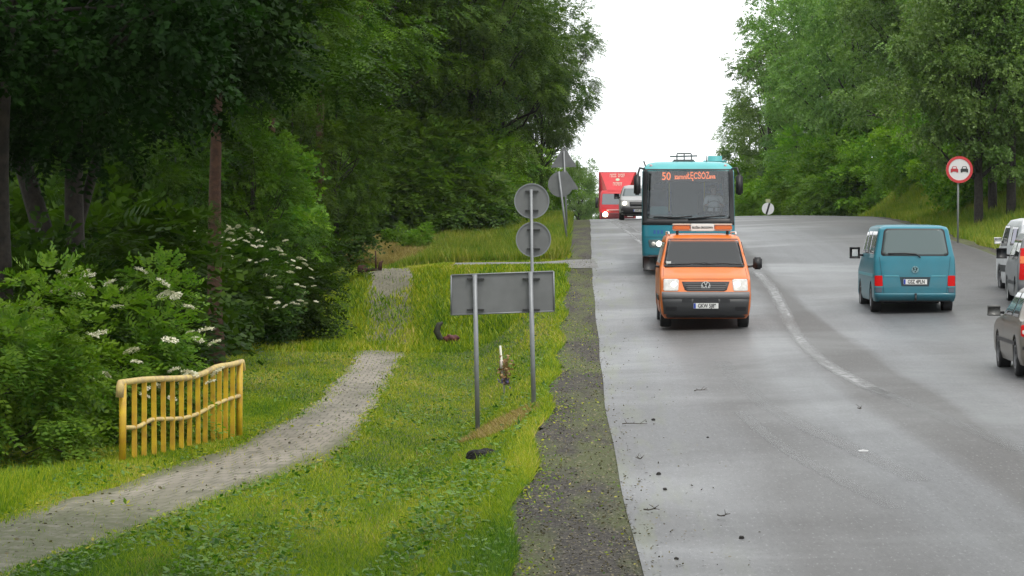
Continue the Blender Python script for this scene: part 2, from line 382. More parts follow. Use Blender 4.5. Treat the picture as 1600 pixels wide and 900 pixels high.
# worn centre line
def m_paint(name='worn_road_paint', amt=1.0, c=.31):
    t = NT(name); nn = t.noise(t.tc.outputs['Object'], 9, 6, .75)
    n2 = t.noise(t.mapv('Object', (1, .12, 1)), 1.5, 4)
    t.L(t.ramp(nn, [(.38, g1(c*.6)), (.62, g1(c))]), t.p.inputs['Base Color']); t.p.inputs['Roughness'].default_value = .5
    sep = t.n.nodes.new('ShaderNodeSeparateXYZ'); t.L(t.tc.outputs['UV'], sep.inputs[0])
    ed = t.ramp(sep.outputs[0], [(0, g1(0)), (.3, g1(1)), (.7, g1(1)), (1, g1(0))])
    al = t.math('MULTIPLY', t.math('MULTIPLY', ed, t.ramp(nn, [(.35, g1(.35)), (.6, g1(1))])), t.ramp(n2, [(.35, g1(amt*.5)), (.6, g1(amt))]))
    t.L(al, t.p.inputs['Alpha']); return t.m
def paint(pts, wid, m=None, name='lane_marking'):
    W = [onroad(*p) for p in pts]; W.sort(key=lambda q: q[1])
    fx = pchip([q[1] for q in W], [q[0] for q in W]); Ys = np.arange(W[0][1], W[-1][1], .6)
    xc = fx(Ys); return strip(name, Ys, xc-wid/2, xc+wid/2, zr, m or MPAINT, 4, .0085, lambda x, Yv, t: (t, Yv))
MPAINT = m_paint(); MFAINT = m_paint('faint_road_paint', .5, .25)
paint([(1182, 425), (1205, 450), (1222, 480), (1240, 515), (1264, 547), (1300, 575), (1345, 600), (1400, 624), (1360, 607)], .34)
paint([(1350, 602), (1400, 624), (1480, 657), (1600, 706)], .34, MFAINT)
paint([(947, 343.6), (962, 350), (985, 366), (1003, 382)], .2)
paint([(958, 343.6), (978, 352), (1003, 366)], .14)
paint([(1128, 566), (1150, 592), (1185, 625), (1245, 662), (1330, 702), (1440, 755)], .35, MFAINT)
paint([(1150, 640), (1210, 690), (1290, 740), (1400, 800)], .25, MFAINT)

# ------------------------------------------------------------------ foliage
def leaf_mesh(name, P, A, N, L, W, tint):
    """P base points, A long axes, N normals, L lengths, W half widths -> folded quads"""
    A = A/np.linalg.norm(A, axis=1, keepdims=True); B = np.cross(N, A); B /= (np.linalg.norm(B, axis=1, keepdims=True)+1e-9)
    L = L[:, None]; W = W[:, None]
    mid = P+A*L*.45
    V = np.stack([P, mid+B*W, P+A*L, mid-B*W], 1).reshape(-1, 3)
    n = len(P); Fc = np.arange(n*4, dtype=np.int32).reshape(n, 4)
    me = mesh_np(name, V, Fc)
    at = me.attributes.new('tint', 'FLOAT', 'POINT'); at.data.foreach_set('value', np.repeat(np.clip(tint, 0, 1), 4).astype(np.float32))
    return me
def unit(r, n):
    v = r.normal(size=(n, 3)); return v/np.linalg.norm(v, axis=1, keepdims=True)
def foliage(seed, rx, rz, zc, nc, ns, nl, L, W, style='pinnate', shell=.5, clump=.27, droop=.35, bottom=-.75):
    r = np.random.default_rng(seed)
    d = unit(r, nc*3); d = d[d[:, 2] > bottom][:nc]; nc = len(d)
    lob = 1+.22*np.sin(d[:, 0]*3.1+seed)*np.cos(d[:, 2]*4+seed*1.7)+.12*np.sin(d[:, 1]*7+seed)
    rad = (shell+(1-shell)*r.random(nc)**.5)*lob
    cc = d*rad[:, None]*np.array([rx, rx, rz]); cc[:, 2] += zc
    crad = rx*clump*(.6+.8*r.random(nc)); ct = r.random(nc)
    # sprays
    sd_ = unit(r, nc*ns).reshape(nc, ns, 3); sd_[:, :, 2] = sd_[:, :, 2]*.75+.1
    off = sd_*(r.random((nc, ns, 1))**.45)*crad[:, None, None]
    off[:, :, 2] *= .7
    sp = (cc[:, None, :]+off).reshape(-1, 3)
    out = (d[:, None, :]*.8+sd_).reshape(-1, 3); out[:, 2] -= droop; out /= np.linalg.norm(out, axis=1, keepdims=True)
    tint = (ct[:, None]*.55+r.random((nc, ns))*.45).reshape(-1)
    M = len(sp); slen = L*(3.2 if style == 'pinnate' else 2.6)*(.7+.6*r.random(M))
    t = (np.arange(nl)//2+1)/((nl+1)//2); side = np.where(np.arange(nl) % 2 == 0, 1, -1)
    up = np.array([0, 0, 1.])+r.normal(size=(M, 3))*.35
    b = np.cross(up, out); b /= np.linalg.norm(b, axis=1, keepdims=True); nn = np.cross(out, b)
    P = sp[:, None, :]+out[:, None, :]*(slen[:, None]*t)[:, :, None]; P[:, :, 2] -= (slen[:, None]*t**2)*.25
    jit = .35 if style == 'pinnate' else 1.0
    A = b[:, None, :]*side[None, :, None]+out[:, None, :]*.55+r.normal(size=(M, nl, 3))*jit*.5
    N = nn[:, None, :]+r.normal(size=(M, nl, 3))*jit*.6
    LL = L*(.7+.6*r.random((M, nl))); WW = W*(.7+.6*r.random((M, nl)))
    TT = tint[:, None]+r.normal(size=(M, nl))*.1
    me = leaf_mesh('crown', P.reshape(-1, 3), A.reshape(-1, 3), N.reshape(-1, 3), LL.ravel(), WW.ravel(), TT.ravel())
    return me, cc
def trunk_mesh(seed, h, r0, targets, lean=0, nmax=22):
    q = random.Random(seed); bm = bmesh.new()
    pts = []; rr = []
    for i in range(9):
        f = i/8; pts.append((lean*h*f+.12*math.sin(f*5+seed)*f, .1*math.cos(f*6+seed)*f, h*f)); rr.append(r0*(1-.75*f)*(1+.35*max(0, .12-f)/.12))
    tube(bm, pts, rr, 9)
    tg = list(targets); q.shuffle(tg)
    for c in tg[:nmax]:
        f = min(.92, max(.28, (c[2]*(.8 if nmax > 20 and seed in (14, 41) else .62))/h)); k = f*8; i = int(k); u = k-i
        a = Vector(pts[i]).lerp(Vector(pts[min(i+1, 8)]), u); e = Vector(c)
        mdl = a.lerp(e, .5)+Vector((q.uniform(-.3, .3), q.uniform(-.3, .3), -.1*(e-a).length)); r1 = r0*(1-.75*f)*.5
        tube(bm, [a, a.lerp(mdl, .5)+Vector((0, 0, .1)), mdl, mdl.lerp(e, .5)+Vector((0, 0, .12)), e], [r1, r1*.8, r1*.6, r1*.38, .012], 6)
    me = bpy.data.meshes.new('trunk'); bm.to_mesh(me); bm.free(); return me
LM_L = leafmat('leaf_left', (.006, .026, .002), (.055, .105, .006), .28, .28, .6, .12)  # dark leaf copy, shade of the deep wood put into its colour
LM_LB = leafmat('leaf_left_lit', (.018, .062, .006), (.125, .20, .020), .2, .32, .55, .25)  # bright leaf copy, lit foliage painted into its colour
LM_LF = leafmat('leaf_left_far', (.035, .085, .018), (.15, .22, .05), .15, .32, .5, .35)  # lighter leaf copy, distance haze painted into its colour
LM_LM = leafmat('leaf_left_mid', (.012, .045, .003), (.105, .175, .010), .24, .30, .6, .15)  # step between the shaded and the lit leaf colours
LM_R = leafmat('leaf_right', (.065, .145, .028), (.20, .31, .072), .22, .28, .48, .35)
LM_S = leafmat('leaf_shrub', (.05, .15, .012), (.22, .35, .03), .25, .32, .55, .2)
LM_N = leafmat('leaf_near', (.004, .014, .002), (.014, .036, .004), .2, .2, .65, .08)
BARK = mat('bark', (.032, .024, .018), .9, noise=.65, nscale=9, bump=.8, bscale=22)
BARKG = mat('bark_grey', (.050, .042, .036), .9, noise=.6, nscale=9, bump=.8, bscale=22)
BROWN = mat('reddish_bark', (.095, .045, .026), .9, noise=.5, nscale=9, bump=.8, bscale=22)
PROTO = {}
def proto(kind):
    if kind in PROTO: return PROTO[kind]
    spec = {  # seed, rx, rz, zc, clumps, sprays, leaflets, L, W, style, leafmat, trunk h, r0
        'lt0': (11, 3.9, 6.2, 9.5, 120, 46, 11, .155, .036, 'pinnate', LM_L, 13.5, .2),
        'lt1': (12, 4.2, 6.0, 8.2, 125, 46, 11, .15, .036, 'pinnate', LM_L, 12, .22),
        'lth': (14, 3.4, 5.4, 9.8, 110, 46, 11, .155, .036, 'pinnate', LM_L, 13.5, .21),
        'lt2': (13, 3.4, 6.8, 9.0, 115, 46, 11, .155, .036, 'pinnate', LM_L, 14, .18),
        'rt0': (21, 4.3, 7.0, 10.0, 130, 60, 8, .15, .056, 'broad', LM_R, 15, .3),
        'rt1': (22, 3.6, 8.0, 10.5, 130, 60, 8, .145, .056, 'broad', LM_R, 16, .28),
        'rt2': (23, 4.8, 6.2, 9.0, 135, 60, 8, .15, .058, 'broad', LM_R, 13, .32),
        'sh0': (31, 1.5, 1.3, 1.25, 52, 56, 9, .10, .028, 'pinnate', LM_S, 1.6, .05),
        'sh1': (32, 1.4, 1.7, 1.6, 50, 42, 8, .12, .038, 'broad', LM_S, 2.2, .06),
        'sh2': (33, 1.9, 1.2, 1.1, 52, 42, 9, .13, .036, 'pinnate', LM_L, 1.5, .05),
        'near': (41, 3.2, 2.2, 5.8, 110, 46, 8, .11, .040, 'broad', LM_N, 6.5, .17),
    }[kind]
    sd_, rx, rz, zc, nc, ns, nl, L, W, st, lm, th, r0 = spec
    me, cc = foliage(sd_, rx, rz, zc, nc, ns, nl, L, W, st, bottom=(-.6 if kind == 'lth' else -.95 if kind[:2] in ('sh', 'lt') else -.8),
                     shell=.42 if kind[:2] != 'sh' else .3, clump=.24 if kind[:2] != 'sh' else .3)
    me.materials.append(lm)
    tm = trunk_mesh(sd_, th, r0, [c for c in cc if c[2] > (zc-rz*.2 if kind in ('lth', 'near') else 0)], nmax=26 if kind[:2] != 'sh' else 12); tm.materials.append(BROWN if kind == 'lth' else BARK if kind[:2] != 'rt' else BARKG)
    tm.polygons.foreach_set('use_smooth', [True]*len(tm.polygons))
    PROTO[kind] = (me, tm); return PROTO[kind]
TR = random.Random(77)
def plant(kind, px, yo, sc, label, name='tree', cat='tree', group=None, sx=1, dz=0, rot=None, lean=(0, 0), x=None):
    Yv = yo*K; x = (px-800)/F*Yv if x is None else x
    me, tm = proto(kind)
    t = thing(name, label, cat, (x, Yv, zt(x, Yv)-.05+dz), TR.uniform(0, 6.28) if rot is None else rot, group)
    t.rotation_euler[0] = lean[0]; t.rotation_euler[1] = lean[1]
    t.scale = (sc*sx, sc*sx, sc)
    pn = ('crown', 'trunk') if name != 'shrub' else ('foliage', 'stem')
    a = bpy.data.objects.new(pn[0], me); b = bpy.data.objects.new(pn[1], tm)
    for o in (a, b): C.objects.link(o); o.parent = t
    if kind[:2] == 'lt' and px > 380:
        a.material_slots[0].link = 'OBJECT'; a.material_slots[0].material = LM_LF if px > 815 else LM_LB if px > 640 else LM_LM  # leaf colour steps brighter to the right, light and haze painted in
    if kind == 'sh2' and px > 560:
        a.material_slots[0].link = 'OBJECT'; a.material_slots[0].material = LM_LB  # brighter leaf colour paints these bushes as lit
    return t
GL = 'trees of the left roadside wood'; GR = 'trees on the right bank'
LT = [
 ('lt0', 856, 97, .86, 'last leafy tree of the left wood, its thin branches reaching out against the white sky', .85),
 ('lt2', 846, 88, .60, 'slender tree just behind the two triangular sign backs left of the road', .8),
 ('lt1', 780, 86, 1.0, 'tall bright green tree above the twin round sign backs', .9),
 ('lt0', 735, 80, 1.1, 'big full tree overhanging the grass verge beyond the side road', .9),
 ('lt2', 665, 84, 1.25, 'tall tree whose dark skirt of leaves ends above the dry grass patch', 1),
 ('lt1', 588, 78, 1.25, 'broad dark tree above the fallen rusty object on the path', .95),
 ('lth', 500, 62, 1.0, 'dark feathery tree hanging over the far bend of the path', .9),
 ('lth', 337, 39.5, .82, 'feathery tree on a straight reddish brown trunk behind the yellow railing', 1.1),
 ('lth', 425, 54, .9, 'dark tree standing between the straight brown trunk and the path', .85),
 ('lt1', 240, 50, .95, 'dark tree behind the flowering elder at the left', 1),
 ('lt0', 120, 48, 1.0, 'dark tree deep in the wood above the leaning trunk', 1),
 ('lt2', 10, 44, 1.0, 'dark tree at the left picture edge behind the near branches', 1),
]
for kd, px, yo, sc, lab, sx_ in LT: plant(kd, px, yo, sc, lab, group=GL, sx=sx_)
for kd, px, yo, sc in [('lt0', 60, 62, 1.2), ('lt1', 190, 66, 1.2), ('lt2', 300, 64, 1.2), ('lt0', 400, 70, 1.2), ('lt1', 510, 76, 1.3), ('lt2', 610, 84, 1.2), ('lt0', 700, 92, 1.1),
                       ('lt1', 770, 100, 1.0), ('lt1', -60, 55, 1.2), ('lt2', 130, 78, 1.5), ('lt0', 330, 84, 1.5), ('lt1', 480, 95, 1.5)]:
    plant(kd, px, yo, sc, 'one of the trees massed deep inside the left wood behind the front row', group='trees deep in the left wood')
RT = [
 ('rt1', 1203, 128, .86, 'leftmost tall tree beyond the crest, its ragged side against the white sky', .95),
 ('rt0', 1172, 136, .66, 'lower tree at the left foot of the right wood beside the bus', .8),
 ('rt0', 1268, 120, 1.0, 'tall grey green tree above the striped white round sign', .85),
 ('rt2', 1335, 112, 1.05, 'broad tree behind the light green shrubs at the crest', .8),
 ('rt1', 1400, 104, 1.0, 'tall tree at the top of the grass bank, left of the overtaking sign', .95),
 ('rt0', 1455, 92, .95, 'leafy tree directly left above the overtaking sign', .9),
 ('rt2', 1560, 72, .78, 'near tree at the upper right picture edge with silvery leaves', .9),
 ('rt1', 1520, 78, .9, 'tree right above the overtaking sign on the bank', .85),
 ('rt0', 1529, 61, .72, 'tree on a thick dark trunk nearest the overtaking sign', .85),
 ('rt0', 1551, 63, .74, 'tree on the middle thick trunk right of the overtaking sign', .85),
 ('rt1', 1580, 61, .72, 'tree on the thickest dark trunk above the white van', .95),
 ('rt2', 1612, 64, .8, 'tree at the right picture edge behind the thickest trunk', .9),
 ('rt1', 1650, 66, .85, 'tree partly outside the right picture edge above the white van', .95),
]
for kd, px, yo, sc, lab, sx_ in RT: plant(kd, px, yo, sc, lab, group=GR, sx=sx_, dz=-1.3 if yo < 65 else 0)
for kd, px, yo, sc in [('rt0', 1310, 140, 1.2), ('rt1', 1380, 135, 1.3), ('rt2', 1460, 125, 1.4), ('rt0', 1540, 115, 1.4), ('rt1', 1620, 105, 1.4), ('rt2', 1600, 90, 1.2), ('rt0', 1700, 84, 1.3), ('rt1', 1500, 105, 1.2), ('rt0', 1640, 76, 1.1), ('rt1', 1590, 110, 1.6)]:
    plant(kd, px, yo, sc, 'one of the tall trees massed behind the front row on the right bank', group='back trees of the right wood')
for px, yo, sc, lab in [(905, 165, .48, 'pale hazy tree in the distance left of the red truck'), (890, 175, .52, 'paler hazy tree in the distance just behind the road signs'), (925, 178, .40, 'lowest hazy tree in the distance touching the red truck')]:
    plant('rt0', px, yo, sc, lab, group='distant trees beyond the crest', dz=1.6)
# shrubs: right side along the crest and the bank
GS = 'shrubs at the foot of the right wood'
for i, (kd, px, yo, sc, lab) in enumerate([
 ('sh1', 1165, 120, 1.0, 'shrub beside the bus at the crest'), ('sh0', 1200, 118, 1.3, 'shrub right behind the striped white sign'),
 ('sh1', 1235, 113, 1.2, 'shrub just right of the striped white sign'), ('sh0', 1265, 110, 1.3, 'second shrub right of the striped white sign'),
 ('sh1', 1300, 107, 1.5, 'rounded light shrub at the middle of the crest'), ('sh2', 1330, 104, 1.3, 'small dark leaved shrub near the road bend'),
 ('sh1', 1355, 103, 1.3, 'shrub at the lower end of the grass bank'), ('sh0', 1290, 118, 2.2, 'tall light green bush behind the crest shrubs'),
 ('sh1', 1375, 112, 2.2, 'tall bright bush under the broad right hand tree'), ('sh1', 1462, 84, 1.5, 'bright yellow green bush on the bank left of the overtaking sign'),
 ('sh0', 1435, 92, 1.5, 'bush at the top of the grass bank'), ('sh2', 1240, 124, 2.4, 'tall greyish bush left at the crest'),
 ('sh1', 1540, 66, 1.2, 'leafy bush between the thick trunks'), ('sh1', 1510, 68, 1.1, 'leafy bush left of the thick trunks'), ('sh1', 1478, 80, 1.3, 'bush on the bank right behind the overtaking sign'), ('sh0', 1580, 68, 1.0, 'bush between the trunks above the white van')]):
    plant(kd, px, yo, sc, lab, 'shrub', 'shrub', GS)
GS2 = 'shrubs under the left wood'
for kd, px, yo, sc, lab in [
 ('sh0', -12, 25, .95, 'bright green shrub at the left picture edge'), ('sh0', 38, 27.5, .72, 'green shrub between the picture edge and the elder'),
 ('sh2', -20, 28, 1.3, 'darker shrub at the left edge below the near branches'),
 ('sh2', 262, 44, 1.1, 'dark shrub behind the yellow railing'), ('sh2', 165, 41, 1.25, 'dark shrub behind the flowering elder'),
 ('sh2', 408, 47, 1.0, 'dark shrub edging the lawn left of the path'), ('sh2', 412, 54, 1.1, 'dark shrub at the bend of the path'),
 ('sh2', 60, 36, 1.8, 'dark shrub behind the leaning trunk'), ('sh1', 385, 54, 1.6, 'tall dark shrub behind the second flowering elder'),
 ('sh1', 240, 52, 2.3, 'tall dark shrub filling the gap under the trees'), ('sh1', 120, 50, 2.4, 'tall dark shrub at the left under the trees'),
 ('sh2', 430, 63, 1.4, 'shadowy bush overhanging the far end of the path'), ('lt2', 262, 47, .42, 'low young tree under the wood behind the flowering elder'), ('lt1', 395, 50, .42, 'low young tree right of the reddish trunk'),
 ('lt0', 150, 45, .40, 'low young tree behind the leaning trunk'), ('lt1', 525, 63, .50, 'low leafy tree hanging over the rusty scrap'), ('lt2', 455, 57, .42, 'low young tree above the bend of the path'),
 ('lt0', 205, 36.5, .34, 'low leafy tree between the leaning trunk and the reddish trunk'),
 ('sh0', 655, 69, .38, 'low leafy weed clump beside the dry grass'),
 ('sh0', 618, 71, .34, 'low light green weed clump above the dry grass'), ('sh2', 690, 77, 1.6, 'rounded dark bush at the edge of the verge'),
 ('sh0', 748, 84, 1.6, 'bush right of the rounded one at the top of the verge'), ('sh2', 628, 78, 1.5, 'dark bush in front of the trunks just behind the dry grass'), ('sh0', 715, 80, 1.5, 'leafy bush standing forward at the edge of the verge'),
 ('sh2', 668, 76, 1.6, 'dense bush between the dry grass patch and the verge'), ('sh2', 578, 76, 1.5, 'dark bush left above the dry grass patch'),
 ('sh0', 790, 92, 1.5, 'light bush behind the twin round sign backs'),
 ('sh0', 830, 98, 1.4, 'light bush below the triangular sign backs'), ('sh2', 590, 78, 2.4, 'large dark bush behind the dry grass patch')]:
    plant(kd, px, yo, sc, lab, 'shrub', 'shrub', GS2)
# near overhanging trees at the left edge
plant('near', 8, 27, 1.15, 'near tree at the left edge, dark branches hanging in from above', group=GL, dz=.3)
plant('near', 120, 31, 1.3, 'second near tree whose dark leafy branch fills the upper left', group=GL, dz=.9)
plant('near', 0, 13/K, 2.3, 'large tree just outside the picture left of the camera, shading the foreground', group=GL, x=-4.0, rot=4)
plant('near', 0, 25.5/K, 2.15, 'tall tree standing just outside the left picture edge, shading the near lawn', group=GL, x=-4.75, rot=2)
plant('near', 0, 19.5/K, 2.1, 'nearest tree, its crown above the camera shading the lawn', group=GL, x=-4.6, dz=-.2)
# leaning dark trunk
def leaning():
    x, yo = (118-800)/F*31*K, 31; Yv = yo*K
    t = thing('leaning_tree', 'thick dark trunk leaning left behind the flowering elder', 'tree', (x, Yv, zt(x, Yv)-.1), 0, GL)
    bm = bmesh.new(); tube(bm, [(0, 0, 0), (-.1, 0, .9), (-.28, .1, 1.9), (-.5, .1, 3.0), (-.9, .2, 4.3), (-1.5, .2, 6)], [.27, .22, .2, .19, .16, .12], 10)
    tube(bm, [(-.28, .1, 1.9), (-.1, .3, 3.0), (.3, .3, 4.4), (.5, .3, 6)], [.13, .11, .09, .05], 8)
    obj('trunk', bm, BARK, t, True)
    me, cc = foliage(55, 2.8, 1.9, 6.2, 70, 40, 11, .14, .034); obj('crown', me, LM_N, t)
leaning()
# elders with white flower heads
def flower_mesh():
    r = np.random.default_rng(3); n = 150
    a = r.random(n)*6.283; q = np.sqrt(r.random(n))*.105
    P = np.stack([np.cos(a)*q, np.sin(a)*q, .02-q*q*2.2+r.normal(size=n)*.006], 1)
    A = r.normal(size=(n, 3)); A[:, 2] *= .3; N = r.normal(size=(n, 3))*.35+np.array([0, 0, 1])
    return leaf_mesh('flower_head', P, A, N, np.full(n, .026), np.full(n, .012), r.random(n))
FM = flower_mesh(); FM.materials.append(mat('elder_blossom', (.72, .70, .52), .7))
def elder(px, yo, sc, nfl, seed, label, kd='sh0', sx_=1, fs=1, dz=0):
    t = plant(kd, px, yo, sc, label, 'elder_shrub', 'shrub', sx=sx_, rot=0, dz=dz)
    for c in t.children: c.name = 'foliage' if c.name.startswith('crown') else 'stem'
    q = random.Random(seed)
    for i in range(nfl):
        th = q.uniform(.15, math.pi*.62); ph = q.uniform(math.pi*1.02, math.pi*1.98)
        d = Vector((math.sin(th)*math.cos(ph), math.sin(th)*math.sin(ph), math.cos(th)))
        k = 1.18+q.uniform(-.12, .1)
        o = bpy.data.objects.new('flower_head', FM); C.objects.link(o); o.parent = t
        rx, rz, zc = (1.5, 1.3, 1.25) if kd == 'sh0' else (1.9, 1.2, 1.1)
        o.location = (d.x*rx*k, d.y*rx*k, zc+d.z*rz*k)
        s = q.uniform(.7, 1.25)*fs/sc; o.scale = (s/sx_, s/sx_, s)
        o.rotation_euler = (d.y*-.9*th*-.6+q.uniform(.2, .7), q.uniform(-.4, .4), q.uniform(0, 6))
elder(172, 27.0, .9, 58, 4, 'elder shrub with large white flower heads left of the yellow railing', dz=.1)
elder(352, 45.5, 1.0, 120, 8, 'second elder shrub with small white blossoms around the straight trunk', kd='sh2', fs=.8, dz=.5)

# ------------------------------------------------------------------ damp air
bm = bmesh.new(); box(bm, -2900, 2900, -300, 4900, -15, 45)
hz = obj('haze', bm); hz['kind'] = 'stuff'
hm = bpy.data.materials.new('haze_air'); hm.use_nodes = True; hn = hm.node_tree; hn.nodes.clear()
ho = hn.nodes.new('ShaderNodeOutputMaterial'); hv = hn.nodes.new('ShaderNodeVolumePrincipled'); hv.inputs['Color'].default_value = (.92, .96, 1, 1)
hv.inputs['Density'].default_value = .00007; hv.inputs['Anisotropy'].default_value = .0
hn.links.new(hv.outputs[0], ho.inputs['Volume']); hz.data.materials.append(hm)

# ------------------------------------------------------------------ grass and small ground growth
def grass(name, n, sampler, hfun, wid, seed, m, lean=.5):
    r = np.random.default_rng(seed); x, Yv = sampler(r, n)
    pm = pmask(x, Yv); ei = PW(Yv/K)-np.abs(x-PX(Yv/K)); ok = (ei < .30*r.random(len(x))**2*(1+wob(x*3, Yv*2.3))) | (pm < .5) | ((pm < .9) & (r.random(len(x)) < .35)) | (r.random(len(x)) < .02)
    y = Yv/K; ok &= ~((x > XS(y)-.0+.08*np.sin(Yv*.7)) & (x < XR(y)+.5))
    ok &= ~((np.abs(y-SIDE(x)) < 1.5) & (x < 2.5) & (x > -1.75))
    x, Yv = x[ok], Yv[ok]; n = len(x)
    z = EYE-h_terr(x, Yv); hh = hfun(x, Yv, r)
    a = r.random(n)*6.283; dx, dy = np.cos(a), np.sin(a); ln = lean*hh*(.3+r.random(n))
    b = r.random(n)*6.283
    ww = wid*(.6+.8*r.random(n))*np.clip(Yv/40, .7, 2.2)
    P0 = np.stack([x-dy*ww, Yv+dx*ww, z-.01], 1); P1 = np.stack([x+dy*ww, Yv-dx*ww, z-.01], 1)
    P2 = np.stack([x+np.cos(b)*ln, Yv+np.sin(b)*ln, z+hh], 1)
    V = np.stack([P0, P1, P2], 1).reshape(-1, 3); me = mesh_np(name, V, np.arange(n*3).reshape(n, 3), 3)
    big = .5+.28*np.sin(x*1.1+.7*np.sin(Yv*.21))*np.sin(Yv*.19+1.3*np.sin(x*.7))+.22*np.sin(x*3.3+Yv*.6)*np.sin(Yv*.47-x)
    big = big+.35*(wob(x*1.9, Yv*.9))-.75*(1-sm(Yv, 27, 38))  # last term paints tree shade into the near grass as darker tint
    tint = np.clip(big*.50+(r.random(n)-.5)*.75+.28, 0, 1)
    at = me.attributes.new('tint', 'FLOAT', 'POINT'); at.data.foreach_set('value', np.repeat(tint, 3).astype(np.float32))
    return tag(obj(name, me, m), None, None, None, 'stuff')
def m_grass(name, stops):
    m = leafmat(name, (0, 0, 0), (1, 1, 1), .0, .3, .55, .3)
    cr = [n for n in m.node_tree.nodes if n.type == 'VALTORGB'][0].color_ramp
    while len(cr.elements) < len(stops): cr.elements.new(.5)
    for e, (p, c) in zip(cr.elements, stops): e.position = p; e.color = (*c, 1)
    return m
GM = m_grass('lawn_grass', [(0, (.034, .10, .004)), (.35, (.135, .225, .005)), (.7, (.29, .335, .008)), (.92, (.40, .36, .03)), (1, (.46, .36, .12))])
GD = m_grass('dry_grass', [(0, (.16, .12, .03)), (.5, (.30, .22, .08)), (1, (.42, .34, .16))])
GT = m_grass('tall_grass', [(0, (.06, .14, .008)), (.5, (.15, .22, .014)), (1, (.30, .29, .05))])
def samp(xlo, xhi, y0, y1, p=2.0):
    def f(r, n):
        u = r.random(n); a, b = y0**(1-p), y1**(1-p); Yv = (a+u*(b-a))**(1/(1-p))
        lo = xlo(Yv) if callable(xlo) else xlo; hi = xhi(Yv) if callable(xhi) else xhi
        return lo+(hi-lo)*r.random(n), Yv
    return f
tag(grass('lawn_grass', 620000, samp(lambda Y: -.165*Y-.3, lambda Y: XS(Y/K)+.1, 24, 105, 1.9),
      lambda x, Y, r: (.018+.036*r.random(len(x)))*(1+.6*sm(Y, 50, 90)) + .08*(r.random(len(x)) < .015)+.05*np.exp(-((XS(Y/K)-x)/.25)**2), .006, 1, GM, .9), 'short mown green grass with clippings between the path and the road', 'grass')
tag(grass('embankment_grass', 150000, lambda r, n: (-9.5+11.5*r.random(n), 80+44*r.random(n)),
      lambda x, Y, r: (.07+.14*r.random(len(x)))*(.3+.7*sm(np.abs(Y/K-SIDE(x)), 1.5, 3.2)), .010, 6, GM, .7), 'grass on the low bank below the side road', 'grass')
tag(grass('tall_verge_grass', 170000, samp(lambda Y: -.07*Y, lambda Y: XS(Y/K)-.05, 100, 175, 1.5),
      lambda x, Y, r: (.20+.35*r.random(len(x)))*(.3+.7*sm(x, -4.2, -2.4)), .012, 2, GT, .5), 'taller uncut grass on the verge beyond the side road', 'grass')
tag(grass('right_bank_grass', 200000, samp(lambda Y: XR(Y/K)+.45, lambda Y: XR(Y/K)+8, 70, 185, 1.5),
      lambda x, Y, r: .12+.28*r.random(len(x)), .011, 3, GT, .5), 'yellow green grass on the bank right of the road', 'grass')
tag(grass('railing_grass', 60000, lambda r, n: ((lambda Y: (-4.0-.9*r.random(n)*1.6-(Y<46)*.6-.12*np.maximum(0,44-Y), Y))(34+26*r.random(n))),
      lambda x, Y, r: .02+.05*r.random(len(x))+.40*r.random(len(x))*sm(-x-.0, 5.7, 6.8), .008, 4, GM, .5), 'longer grass growing around the foot of the yellow railing', 'grass')
tag(grass('dry_grass_patch', 60000, lambda r, n: ((lambda u, v: (-7.0+4.6*u+.4*np.sin(v*9), 63.5*K+12*K*v))(r.random(n), r.random(n))),
      lambda x, Y, r: .12+.2*r.random(len(x)), .012, 12, GD, .8), 'patch of dry straw coloured grass at the edge of the wood', 'grass')
def ell(cx, cy, rx, ry):
    def f(r, n):
        a = r.random(n)*6.283; q = np.sqrt(r.random(n))*(1+.25*np.sin(a*3)); return cx+np.cos(a)*q*rx+.0*a, cy+np.sin(a)*q*ry
    return f
tag(grass('bare_straw_patch', 9000, ell(-.15, 47.2, .55, 1.5), lambda x, Y, r: .03+.05*r.random(len(x)), .007, 13, GD, 1.2), 'brownish worn patch at the foot of the sign posts', 'grass')
tag(grass('lawn_straw', 16000, samp(lambda Y: -.12*Y, lambda Y: XS(Y/K)-.2, 26, 90, 1.9), lambda x, Y, r: (.03+.04*r.random(len(x)))*(wob(x*1.4+3, Y*1.1) > .25), .007, 14, GD, 1.4), 'dry mown clippings scattered over the lawn', 'grass')
# leaves and weeds lying on the lawn, the shoulder and the path
def litter(name, n, sampler, m, L, label, seed, cond, lift=.012, zf=h_terr):
    r = np.random.default_rng(seed); x, Yv = sampler(r, n); k = cond(x, Yv, r); x, Yv = x[k], Yv[k]; n = len(x)
    P = np.stack([x, Yv, EYE-zf(x, Yv)+lift+.02*r.random(n)], 1)
    A = r.normal(size=(n, 3)); A[:, 2] *= .35; N = r.normal(size=(n, 3))*.4+np.array([0, 0, 1])
    s = L*(.5+r.random(n)); me = leaf_mesh(name, P, A, N, s, s*.28, r.random(n))
    return tag(obj(name, me, m), label, 'plant litter', None, 'stuff')
BL = leafmat('broad_weed', (.020, .08, .006), (.14, .26, .03), 0, .3)
DL = leafmat('dry_litter', (.025, .02, .012), (.20, .17, .10), 0, .1)
litter('lawn_weeds', 42000, samp(lambda Y: -.165*Y-.3, lambda Y: XS(Y/K)-.02, 25, 90, 1.9), BL, .07, 'broad leaved weeds and clover scattered through the mown lawn', 7,
       lambda x, Y, r: (pmask(x, Y) < .5) & (wob(x*1.3, Y*.8)+.5*r.random(len(x)) > .15), .03)
litter('shoulder_litter', 26000, samp(lambda Y: XS(Y/K)-.1, lambda Y: XL(Y/K)+1.3, 24, 100, 1.8), DL, .03, 'small dry leaves and crumbs of soil on the road shoulder', 8,
       lambda x, Y, r: r.random(len(x)) < np.where(x > XL(Y/K), .35*np.exp(-(x-XL(Y/K))/.22)+.012, 1), .008, h_road)
